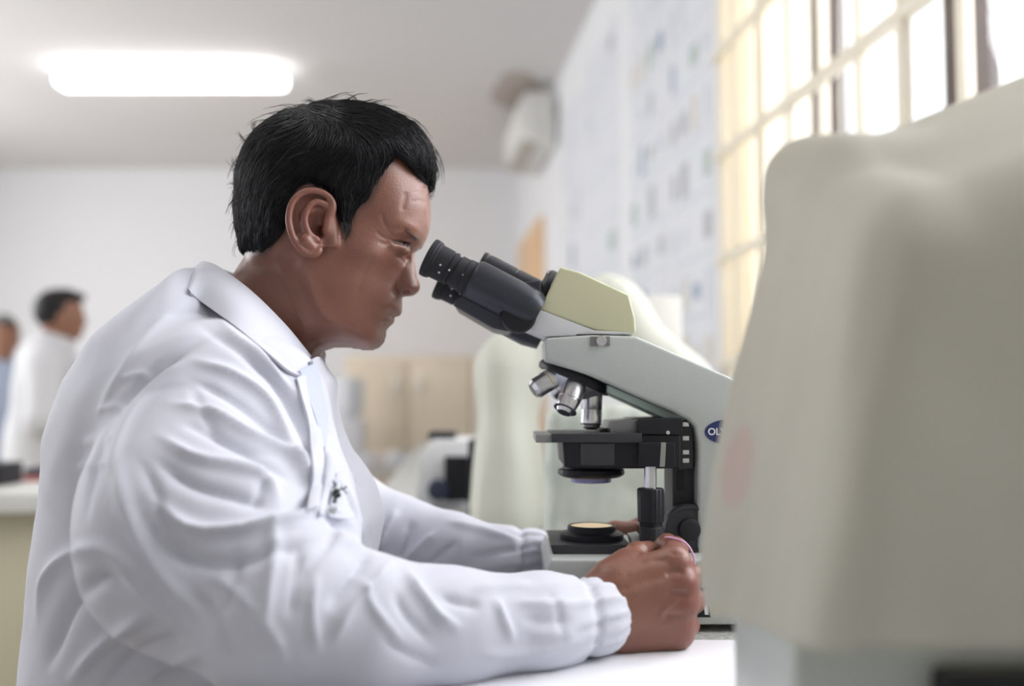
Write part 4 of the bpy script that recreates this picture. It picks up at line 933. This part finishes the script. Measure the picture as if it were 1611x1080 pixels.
def strand_mesh(name, strands, rad, taper=.25):
    Vs = []; Qs = []; base = 0
    for pts in strands:
        n_ = len(pts); P_ = np.array([tuple(p) for p in pts]); T = np.gradient(P_, axis=0); T /= np.maximum(np.linalg.norm(T, axis=1), 1e-9)[:, None]
        up = np.array((0.31, -.9, .2)); A = np.cross(T, up); A /= np.maximum(np.linalg.norm(A, axis=1), 1e-9)[:, None]; Bn = np.cross(T, A)
        r_ = rad * (1 - (1 - taper) * np.linspace(0, 1, n_) ** 1.5)[:, None]
        ring = np.stack([P_ + r_ * (A * math.cos(w_) + Bn * math.sin(w_)) for w_ in (0, 2.094, 4.189)], 1); Vs.append(ring.reshape(-1, 3))
        i_ = np.arange(n_ - 1)[:, None] * 3; 
        for k_ in range(3): Qs.append(base + np.concatenate([i_ + k_, i_ + (k_ + 1) % 3, i_ + 3 + (k_ + 1) % 3, i_ + 3 + k_], 1))
        base += n_ * 3
    return mesh_np(name, np.concatenate(Vs), np.concatenate(Qs))
link('hair_strands', strand_mesh('hair_strands', strands, .00042), M_hair, hair)
# eyebrows
bs = []
for i in range(46):
    t = rng.random(); a_ = np.array((648, 365)) * (1 - t) + np.array((663, 381)) * t + rng.normal(0, 1.6, 2); yw = D0 - .052 * (1 - t) - .022 * t
    for sg in (0, 1):
        pts = []
        for k_ in range(4):
            q_ = P(a_[0] - k_ * 2.2, a_[1] - k_ * .5 + .25 * k_ * k_, yw - k_ * .0016); loc = q_
            pts.append(Vector((q_.x, q_.y, q_.z)))
        bs.append(pts)
        break
hb = BVHTree.FromPolygons([tuple(p) for p in HV], [tuple(int(i) for i in q_) for q_ in HQ])
bs2 = []
for pts in bs:
    pr_ = [hb.find_nearest(p) for p in pts]; l1 = [l_ + n_ * .0004 for l_, n_, _, _ in pr_]; bs2.append(l1); bs2.append([Vector((l_.x, 2 * D0 - l_.y, l_.z)) for l_ in l1])
link('eyebrow', strand_mesh('eyebrow', bs2[0::2], .00020), M_hair, MAN); link('eyebrow', strand_mesh('eyebrow', bs2[1::2], .00020), M_hair, MAN)
# ------------------------------------------------------------------ lab coat
CH = .0031
Cv = Vol((-.56, .565, TZ - .30), (.11, 1.26, CAMZ + .155), CH)
cx_, cz_ = np.meshgrid(Cv.ax[0].astype(float), Cv.ax[2].astype(float), indexing='ij')
torso = to_xz([(330, 425), (308, 428), (290, 448), (250, 477), (190, 523), (142, 590), (110, 680), (100, 780), (84, 900), (74, 1000), (68, 1120), (60, 1300), (70, 1560), (530, 1560), (530, 1400), (540, 1200), (548, 1080), (556, 960), (590, 880), (604, 812), (590, 765), (572, 735), (548, 705), (533, 668), (526, 630), (515, 598), (497, 575), (470, 578), (430, 540), (380, 480)], D0)
dt = poly_sd(cx_, cz_, torso)
ct = [(330, 470, .150, .065), (250, 530, .18, .09), (420, 570, .14, .09), (500, 620, .12, .09), (300, 620, .19, .12), (180, 640, .165, .10), (120, 800, .165, .11), (90, 1000, .17, .12), (300, 900, .185, .14), (540, 760, .15, .09), (570, 850, .155, .10), (300, 1200, .19, .14), (450, 720, .165, .12)]
Wt, Rt = idw(cx_, cz_, ct, D0, .03); wt = inflate(dt, Wt, Rt); mx_ = sstep(.01, .05, dt); wt = blur2(wt, 1.2) * (1 - mx_) + blur2(wt, 6) * mx_
Cv.F = np.clip(((Cv.ax[1].astype(float)[None, :, None] - D0) ** 2 - wt[:, None, :]) / (2 * np.sqrt(np.maximum(wt, 1e-3)))[:, None, :], -.08, .08).astype(np.float32)
q = lambda a, b, D: np.array(P(a, b, D))
# near sleeve
arm_pts = [q(330, 655, .815), q(312, 790, .765), q(318, 850, .735), q(440, 955, .690), q(560, 985, .705), q(700, 988, .735), q(850, 980, .765), q(935, 972, .785)]
arm_r = [.072, .082, .083, .062, .052, .044, .036, .031]
Cv.chain(arm_pts[:4], arm_r[:4], .028); Cv.chain(arm_pts[3:], arm_r[3:], .014)
Cv.cone(q(420, 640, .83), q(470, 830, .76), .05, .05, .03)
Cv.cone(q(350, 535, .895), q(345, 640, .84), .035, .07, .05)
# far sleeve
far_pts = [q(430, 690, 1.08), q(535, 812, 1.10), q(630, 858, 1.08), q(705, 868, 1.06), q(790, 876, 1.05), q(838, 871, 1.052)]
Cv.chain(far_pts, [.06, .052, .050, .040, .029, .026], .018)
# neck opening hollowed so the neck rises out of the coat
Cv.cone(q(410, 470, D0), q(470, 560, D0), .030, .030, .01, 'sub')
CV, CQ = Cv.nets(); CV = relax(CV, CQ, 2)
# gathered cuffs
def cuff(V, pts, r_, t0, lobes, amp, seed):
    a, b = pts; ax_ = (b - a) / np.linalg.norm(b - a); rel = V - a; s = rel @ ax_; L_ = np.linalg.norm(b - a); rad = rel - s[:, None] * ax_; rr = np.linalg.norm(rad, axis=1); n_ = rad / np.maximum(rr, 1e-6)[:, None]
    u0 = np.cross(ax_, (0, 1, 0)); u0 /= np.linalg.norm(u0); v0 = np.cross(ax_, u0); th = np.arctan2(n_ @ v0, n_ @ u0)
    mk = (s > t0) & (s < L_ + r_ + .02) & (rr < r_ * 1.6 + .01)
    x = (s - t0) / (L_ + .008 - t0); env = np.clip(x, 0, 1)
    pinch = -.0035 * np.exp(-((s - (L_ - .012)) / .004) ** 2)
    wav = amp * env * (np.sin(lobes * th + .7 * np.sin(3 * th + seed) + s * 60) * .8 + .45 * np.sin(lobes * 1.7 * th + seed * 2 + s * 120))
    out = V.copy(); out[mk] += n_[mk] * (wav + pinch)[mk][:, None]; return out
CV = cuff(CV, (q(700, 988, .735), q(935, 972, .785)), .031, .055, 15, .0021, 1.0)
CV = cuff(CV, (q(760, 875, 1.05), q(838, 871, 1.052)), .024, .015, 13, .0018, 2.0)
R_, Vv_ = 1, -1
folds = [
 # near sleeve: big soft ridges (+) with the valleys beside them (-)
 ([(268, 634), (330, 650), (391, 685), (461, 724), (502, 790)], .0058, 11, 0, .88), ([(285, 665), (340, 684), (404, 722), (455, 760)], -.0042, 11, 0, .88),
 ([(250, 684), (304, 720), (370, 735), (417, 752), (440, 795)], .0052, 10, 0, .88), ([(240, 720), (300, 762), (370, 782), (430, 800)], -.0048, 16, 0, .88),
 ([(232, 776), (296, 829), (370, 834), (457, 820), (522, 808), (576, 856)], .0068, 11, 0, .88), ([(215, 800), (270, 868), (350, 888), (450, 862), (520, 845)], -.0046, 17, 0, .88),
 ([(300, 566), (374, 594), (426, 637), (461, 716), (490, 770)], .0048, 11, 0, .9), ([(300, 598), (360, 625), (420, 670), (450, 705)], -.0040, 10, 0, .88), ([(370, 550), (430, 600), (475, 680), (500, 750)], -.0034, 9, 0, .9),
 ([(400, 560), (450, 610), (485, 680), (500, 740)], .0030, 8, 0, .9), ([(420, 740), (410, 775), (400, 800)], -.0028, 10, 0, .86), ([(500, 770), (480, 800), (450, 812)], -.0026, 8, 0, .86),
 ([(430, 815), (432, 870), (420, 950), (415, 1000)], .0050, 14, 0, .80), ([(470, 850), (468, 900), (455, 980)], -.0030, 15, 0, .8),
 ([(620, 880), (590, 915), (550, 955), (520, 1010)], .0045, 13, 0, .82), ([(570, 850), (572, 880), (545, 920), (510, 960)], -.0050, 14, 0, .82),
 ([(640, 893), (655, 930), (690, 970), (725, 990)], .0050, 11, 0, .82), ([(690, 935), (720, 950), (760, 955)], -.0030, 12, 0, .82), ([(622, 930), (640, 970), (680, 1010)], -.0030, 12, 0, .82),
 ([(780, 940), (792, 975), (808, 1010)], .0030, 9, 0, .82), ([(740, 930), (770, 925), (840, 920)], .0025, 9, 0, .82), ([(750, 1030), (800, 1030), (880, 1025)], .0022, 9, 0, .82), ([(810, 950), (850, 950), (905, 948)], .0028, 8, 0, .82), ([(820, 975), (860, 978), (905, 975)], -.0026, 8, 0, .82), ([(830, 1000), (870, 1000), (910, 1000)], .0022, 7, 0, .82),
 ([(180, 700), (200, 800), (250, 900), (330, 980)], .0035, 20, 0, .86), ([(160, 860), (220, 930), (320, 1010)], .0025, 10, 0, .86), ([(520, 830), (545, 850), (575, 862)], .0060, 12, 0, .86), ([(470, 790), (520, 815), (560, 850)], -.0040, 9, 0, .86),
 ([(500, 745), (540, 775), (560, 820), (570, 850)], .0045, 10, 0, .9),
 ([(330, 900), (380, 940), (430, 1000), (450, 1050)], .0030, 11, 0, .8), ([(300, 930), (345, 985), (370, 1040)], -.0028, 11, 0, .8), ([(500, 900), (490, 960), (500, 1030)], .0026, 9, 0, .8), ([(600, 1000), (640, 1030), (700, 1050)], -.0024, 9, 0, .8),
 ([(215, 720), (240, 760), (262, 830), (300, 900)], -.0030, 12, 0, .86), ([(370, 860), (365, 920), (345, 975)], -.0026, 13, 0, .86), ([(560, 900), (590, 960), (640, 1020)], .0024, 9, 0, .8), ([(860, 930), (880, 965), (885, 1010)], -.0016, 7, 0, .82),
 ([(300, 600), (320, 650), (360, 700), (440, 720)], -.0026, 9, 0, .86), ([(540, 800), (520, 850), (490, 890), (470, 930)], -.0030, 9, 0, .86),
 # armhole seam
 ([(336, 524), (283, 557), (225, 600), (189, 640), (166, 680), (146, 745), (136, 820)], -.0055, 7, 0, .95), ([(320, 560), (262, 590), (215, 640), (190, 690), (170, 760)], .0030, 10, 0, .9),
 # back and shoulder
 ([(130, 700), (160, 690), (185, 690)], .0022, 7), ([(120, 740), (150, 730), (172, 735)], .0022, 7), ([(150, 650), (180, 640), (196, 645)], .0022, 6), ([(190, 600), (215, 590), (235, 590)], .0020, 6),
 ([(56, 985), (70, 915), (105, 876), (160, 864), (205, 890), (245, 935)], .0042, 13), ([(70, 1060), (110, 960), (160, 910), (200, 930)], -.0055, 18), ([(110, 1075), (170, 1010), (240, 965)], .0050, 13), ([(160, 1080), (220, 1025), (290, 1000)], -.0035, 12), ([(220, 1075), (280, 1040), (330, 1030)], .0035, 11),
 ([(300, 470), (240, 520), (190, 590), (150, 660)], .0022, 14), ([(330, 470), (360, 520), (410, 560), (450, 610)], .0028, 10), ([(300, 500), (350, 535), (420, 585), (470, 650), (500, 720)], -.0025, 8), ([(250, 500), (310, 490), (350, 505)], -.0016, 9),
 # chest: opening of the coat, placket and pocket
 ([(478, 588), (500, 640), (510, 700), (505, 780)], -.0070, 9, .78, .97), ([(455, 590), (480, 650), (492, 710), (492, 780)], .0035, 8, .76, .96),
 # far side of the chest and far sleeve
 ([(575, 745), (560, 760), (545, 758)], -.003, 6, .9, 1.3), ([(600, 810), (580, 850), (560, 870)], -.004, 10, .95, 1.3), ([(625, 800), (610, 830), (592, 870)], .0060, 9, .95, 1.3), ([(650, 815), (640, 850), (625, 885)], -.0040, 10, .95, 1.3),
 ([(690, 835), (650, 870), (615, 895)], .0040, 9, .95, 1.3), ([(720, 850), (680, 885), (650, 905)], -.0035, 9, .95, 1.3), ([(700, 820), (760, 835), (820, 852)], .0030, 9, .95, 1.3), ([(740, 880), (790, 868), (825, 868)], -.0025, 7, .95, 1.3), ([(730, 900), (780, 890), (830, 885)], .0025, 8, .95, 1.3)]
folds = [(f_[0], f_[1] * (1.45 if f_[2] > 8 else 1.15), f_[2] * .82) + tuple(f_[3:]) for f_ in folds]
CV = sculpt(CV, CQ, folds)
CN = normals(CV, CQ)
CV = CV + CN * (.0011 * noise3(CV * np.array([1, .6, 1]), 9, 11, 3))[:, None]
CV = relax(CV, CQ, 1, .4)
keep = CV[:, 2] > TZ - .28
tb = (CV[:, 0] > -.155) & (CV[:, 2] < TZ + .0015) & (CV[:, 0] < .2); CV[tb, 2] = TZ + .0015
CQ = CQ[keep[CQ].all(1)]
coat = link('lab_coat', mesh_np('lab_coat', CV, CQ), M_coat, MAN, label='loose white lab coat with gathered cuffs')
cbv = BVHTree.FromPolygons([tuple(p) for p in CV], [tuple(int(i) for i in q_) for q_ in CQ]); LASTD = [.9]
def S(px, py, off=.004, D=None):
    """point on the coat where the photograph shows (px, py), lifted off the cloth"""
    o_ = Vector((0, 0, CAMZ)); dr = (P(px, py, 1.0) - o_).normalized(); hit = cbv.ray_cast(o_, dr)
    if hit[0] is None or hit[0].y > .96: return np.array(P(px, py, LASTD[0]))
    LASTD[0] = hit[0].y - off * .8; return np.array(hit[0] - dr * off)
# collar: a turned-down band around the neck
def lerp3(pts, n_): return smooth_line([np.array(p) for p in pts], n_)
near_top = [q(316, 412, .955), q(322, 411, .925), q(345, 420, .895), q(395, 457, .876), q(447, 508, .880), q(478, 545, .902), q(490, 560, .920)]
near_bot = [q(291, 447, .955), S(296, 455, .004), S(316, 474, .005), S(372, 514, .006), S(425, 558, .006), S(455, 583, .006), S(476, 592, .006)]
print('COLLAR', [round(float(p_[1]), 3) for p_ in near_bot])
near_in = [q(322, 450, .955), q(328, 450, .925), q(350, 462, .900), q(392, 490, .885), q(440, 535, .888), q(468, 565, .905), q(480, 582, .92)]
def band(rows, thick=.0022):
    L_ = [lerp3(r_, 6) for r_ in rows]; n_ = len(L_[0]); V = np.concatenate(L_); Q = []
    for j in range(len(L_) - 1):
        for i in range(n_ - 1): a = j * n_ + i; Q.append((a, a + 1, a + n_ + 1, a + n_))
    return V, np.array(Q)
def rows_between(A, B, bulge, n_):
    out = []
    for k_ in range(n_ + 1):
        t = k_ / n_; out.append([(1 - t) * np.array(a) + t * np.array(b) + np.array((0, -bulge * math.sin(math.pi * t), bulge * .5 * math.sin(math.pi * t))) for a, b in zip(A, B)])
    return out
def solid(name, V, Q, M, parent, th, label=None, smooth=True):
    me_ = mesh_np(name, V, Q); bm = bmesh.new(); bm.from_mesh(me_); bmesh.ops.recalc_face_normals(bm, faces=list(bm.faces))
    bmesh.ops.solidify(bm, geom=list(bm.faces), thickness=th); bm.to_mesh(me_); bm.free(); return link(name, me_, M, parent, smooth, 60, label)
rows = rows_between(near_in, near_top, 0, 3)[:-1] + [near_top] + rows_between(near_top, near_bot, .004, 5)[1:]
V_, Q_ = band(rows)
c1 = solid('collar', V_, Q_, M_coat, coat, .0022)
fb_ = [q(291, 447, .955), q(292, 449, .915), q(316, 474, .872), q(372, 512, .846), q(425, 558, .850), q(452, 578, .870), q(468, 585, .895)]
V2, Q_ = band(rows_between(near_in, near_top, 0, 3)[:-1] + [near_top] + rows_between(near_top, fb_, .004, 5)[1:]); V2[:, 1] = 2 * D0 + .008 - V2[:, 1]
solid('collar', V2, Q_[:, ::-1], M_coat, coat, .0022)
# lapel and placket on the far edge of the opening
lap_o = [S(a_, b_, .006) for a_, b_ in ((506, 563), (518, 582), (531, 602), (529, 630), (529, 655), (535, 690), (534, 720), (526, 750), (518, 780), (512, 812))[::-1]][::-1]
lap_i = [S(a_, b_, .005) for a_, b_ in ((492, 568), (497, 590), (503, 612), (509, 636), (513, 658), (513, 685), (511, 712), (508, 742), (505, 775), (502, 808))[::-1]][::-1]
V_, Q_ = band(rows_between(lap_i, lap_o, .004, 4)); solid('lapel', V_, Q_, M_coat, coat, .003)
# near edge of the coat front
e_o = [S(a_, b_, .005) for a_, b_ in ((477, 592), (488, 620), (498, 655), (505, 690), (507, 730), (505, 770), (502, 800))]
e_i = [S(a_, b_, .002) for a_, b_ in ((466, 597), (472, 625), (482, 660), (488, 695), (490, 735), (488, 775), (484, 805))]
V_, Q_ = band(rows_between(e_i, e_o, .001, 3)); solid('front_placket', V_, Q_, M_coat, coat, .002)
# shirt seen in the opening
M_shirt = cloth_mat('pale_blue_shirt', (.56, .60, .82), (.52, .56, .78))
sh_o = [S(a_, b_, .0025) for a_, b_ in ((496, 572), (503, 605), (511, 640), (514, 665), (510, 705))[::-1]][::-1]
sh_i = [S(a_, b_, .0015) for a_, b_ in ((470, 585), (480, 618), (491, 650), (500, 680), (506, 710))[::-1]][::-1]
V_, Q_ = band(rows_between(sh_i, sh_o, .001, 3)); solid('shirt_front', V_, Q_, M_shirt, MAN, .002, 'pale blue shirt showing in the coat opening')
# chest pocket with a small embroidered emblem on the far side of the coat
pk = [[S(a_, b_, .004) for a_, b_ in r_] for r_ in (((523, 746), (540, 742), (557, 745)), ((521, 780), (540, 780), (560, 782)), ((518, 812), (537, 816), (557, 816)))]
V_, Q_ = band(pk); pkt = solid('chest_pocket', V_, Q_, M_coat, coat, .002)
m = MB(); M_th = mat('emblem_thread', (.02, .02, .022), .6); M_th2 = mat('emblem_silver', (.35, .35, .32), .4, .5)
def epx(a, b): return Vector(S(a, b, .0075))
for pts in ([(523, 757), (527, 763), (524, 768)], [(530, 760), (529, 768), (534, 772), (530, 777)], [(527, 770), (524, 778), (529, 784), (525, 789)], [(536, 765), (541, 772), (546, 777)], [(533, 770), (540, 770), (545, 766)], [(521, 797), (525, 801), (529, 798), (527, 805), (522, 807)], [(519, 800), (521, 806), (526, 809)], [(525, 790), (530, 789)]):
    m.tube([epx(*p_) for p_ in smooth_line(pts, 4)], .0006, 6, 0 if rng.random() < .6 else 1)
for a, b, r_ in ((530, 774, 3.6), (532, 780, 3.2), (526, 777, 2.4), (528, 784, 2.2)): m.lathe(epx(a, b) + Vector((0, .0008, 0)), (.2, -1, 0), [(0, r_ * .0006), (.0012, r_ * .0005)], 8)
m.build('emblem', [M_th, M_th2], pkt, label='small black and silver emblem')
# trousers and stool, below the frame
M_tr = mat('dark_trousers', (.04, .045, .06), .8)
v = Vol((-.62, .70, 0.0), (.16, 1.20, TZ - .12), .010)
for s_ in (-.1, .1): v.chain([(-.38, D0 + s_, .49), (.0, D0 + s_ * 1.3, .50), (.03, D0 + s_ * 1.3, .06)], [.095, .07, .05], .03); v.cone((.03, D0 + s_ * 1.3, .045), (.12, D0 + s_ * 1.3, .04), .045, .035, .02)
v.cone((-.38, D0 - .08, .50), (-.38, D0 + .08, .50), .11, .11, .03)
V_, Q_ = v.nets(); V_[:, 2] = np.maximum(V_[:, 2], .001); link('trousers', mesh_np('trousers', V_, Q_), M_tr, MAN)
ST = empty('stool', (-.38, D0, 0), 'round black stool under the seated man', 'stool')
m = MB(); m.lathe((-.38, D0, .33), (0, 0, 1), [(0, .15), (.01, .17), (.045, .17), (.055, .15)], 40); m.build('seat', M_bk, ST)
m = MB(); m.lathe((-.38, D0, .02), (0, 0, 1), [(0, .03), (.31, .025)], 24); m.build('post', M_chrome, ST)
m = MB(); m.lathe((-.38, D0, 0), (0, 0, 1), [(0, .2), (.012, .2), (.02, .04)], 40); m.build('foot_plate', M_chrome, ST)
# ------------------------------------------------------------------ two people standing further back
def bystander(px, hy0, hy1, D, yaw, coatc, label, shirt=None, trous=(.03, .035, .05), hairc=(.015, .014, .014), thin=False, height=None):
    top = P(px, hy0, D); hh = P(px, hy0, D).z - P(px, hy1, D).z; s = hh / .235
    root = empty('person', (top.x, D, 0), label, 'person'); R3 = Matrix.Rotation(yaw, 3, 'Z'); zt = top.z
    def L(x, y, z): return np.array(Vector((top.x, D, zt)) + R3 @ Vector((x * s, y * s, z * s)))
    foot = -zt / s
    v = Vol((top.x - .45, D - .45, zt - .95), (top.x + .5, D + .45, zt + .02), .009)
    v.ell(L(-.015, 0, -.10), (.100 * s, .076 * s, .100 * s), R3, .02); v.ell(L(.03, 0, -.145), (.062 * s, .058 * s, .085 * s), R3, .03); v.cone(L(.085, 0, -.13), L(.10, 0, -.152), .010 * s, .014 * s, .012)
    v.cone(L(.07, 0, -.20), L(.045, 0, -.215), .022 * s, .03 * s, .02)
    for sy in (-1, 1): v.ell(L(-.005, .078 * sy, -.135), (.016 * s, .008 * s, .03 * s), R3, .006)
    v.cone(L(-.03, 0, -.19), L(-.05, 0, -.30), .055 * s, .062 * s, .02)
    v.cone(L(-.05, 0, -.36), L(-.04, 0, -.66), .09 * s, .09 * s, .05)
    hands = []
    for sy in (-1, 1):
        h_ = L(.26, .12 * sy, -.66); v.cone(L(-.05, .17 * sy, -.36), L(-.03, .22 * sy, -.60), .05 * s, .04 * s, .03); v.cone(L(-.03, .22 * sy, -.60), L(.20, .14 * sy, -.64), .038 * s, .027 * s, .02)
        v.cone(L(.20, .14 * sy, -.64), h_, .028 * s, .03 * s, .01, flat=((0, 0, 1), .6))
        for k_ in range(4): v.cone(h_, L(.33, (.12 + .016 * (k_ - 1.5)) * sy, -.68), .010 * s, .008 * s, .004)
        v.cone(L(.23, .12 * sy, -.65), L(.28, .075 * sy, -.66), .012 * s, .008 * s, .005)
    V, Q = v.nets(); V = relax(V, Q, 1); mb_ = mesh_np('body', V, Q); link('body', mb_, M_skin2, root)
    v = Vol((top.x - .2, D - .2, zt - .28), (top.x + .25, D + .2, zt + .04), .007)
    v.ell(L(-.02, 0, -.095), (.108 * s, .084 * s, .103 * s), R3, .0); v.cone(L(.02, 0, -.012), L(.085, 0, -.03), .02 * s, .018 * s, .02)
    v.box(L(.10, 0, -.175), (.085 * s, .12 * s, .115 * s), .02, R3, .01, 'sub'); v.box(L(-.05, 0, -.235), (.12 * s, .12 * s, .055 * s), .02, R3, .01, 'sub')
    V, Q = v.nets(); 
    link('hair', mesh_np('hair', relax(V, Q, 1), Q), mat('hair_' + ('grey' if thin else 'black'), hairc, .5), root)
    v = Vol((top.x - .5, D - .5, zt - 1.10), (top.x + .5, D + .5, zt - .19), .009)
    v.cone(L(-.06, 0, -.37), L(-.07, 0, -.70), .175 * s, .185 * s, .05, flat=((R3 @ Vector((1, 0, 0)))[:], .78)); v.cone(L(-.07, 0, -.70), L(-.08, 0, -1.02), .185 * s, .21 * s, .05, flat=((R3 @ Vector((1, 0, 0)))[:], .82))
    v.cone(L(-.045, -.10, -.33), L(-.045, .10, -.33), .075 * s, .075 * s, .05); v.cone(L(-.045, 0, -.24), L(-.05, 0, -.30), .062 * s, .075 * s, .03)
    for sy in (-1, 1): v.chain([L(-.05, .17 * sy, -.36), L(-.04, .225 * sy, -.60), L(.18, .15 * sy, -.64)], [.085 * s, .075 * s, .058 * s], .025)
    V, Q = v.nets(); V = relax(V, Q, 2); Nn_ = normals(V, Q); V = V + Nn_ * (.006 * noise3(V * np.array([1, 1, .5]), 5, 2, 2))[:, None]
    cc_ = link('lab_coat' if shirt is None else 'shirt', mesh_np('coat', V, Q), coatc, root)
    m = MB(); t_ = [tuple(L(-.03 + .07 * math.cos(a_), .07 * math.sin(a_), -.225 + .02 * math.cos(a_) * -1)) for a_ in [2 * math.pi * i / 24 for i in range(25)]]
    m.tube(t_, .016 * s, 8); m.build('collar', coatc, cc_, 60)
    v = Vol((top.x - .4, D - .4, -.02), (top.x + .4, D + .4, zt - .75), .012)
    for sy in (-1, 1): v.chain([L(-.05, .08 * sy, -.92), tuple(np.array(L(-.05, .09 * sy, foot)) + (0, 0, .10))], [.09 * s, .055 * s], .03)
    V, Q = v.nets(); link('trousers', mesh_np('trousers', relax(V, Q, 1), Q), mat('trousers_dark', trous, .8), root)
    for sy in (-1, 1):
        v = Vol((top.x - .4, D - .4, -.02), (top.x + .4, D + .4, .16), .008); a_ = L(-.07, .09 * sy, foot); b_ = L(.10, .10 * sy, foot); a_[2] = .055; b_[2] = .04; v.cone(a_, b_, .048, .038, .01); V, Q = v.nets(); V[:, 2] = np.maximum(V[:, 2], .002); link('shoe', mesh_np('shoe', V, Q), M_rubber, root)
    return root
M_skin2 = mat('skin_plain', (.34, .16, .10), .5, noise=(30, .6, (.30, .14, .085)))
M_coat2 = mat('white_coat_far', (.74, .74, .76), .8, noise=(4, .6, (.70, .70, .73)))
bystander(99, 457, 535, 3.75, math.radians(20), M_coat2, 'standing man in a white coat with short black hair, turned away, behind the side bench')
bystander(6, 497, 567, 4.4, math.radians(-50), mat('light_blue_shirt', (.50, .58, .74), .75), 'man in a light blue shirt cut off by the left edge of the picture', shirt=True, hairc=(.06, .055, .05), thin=True)
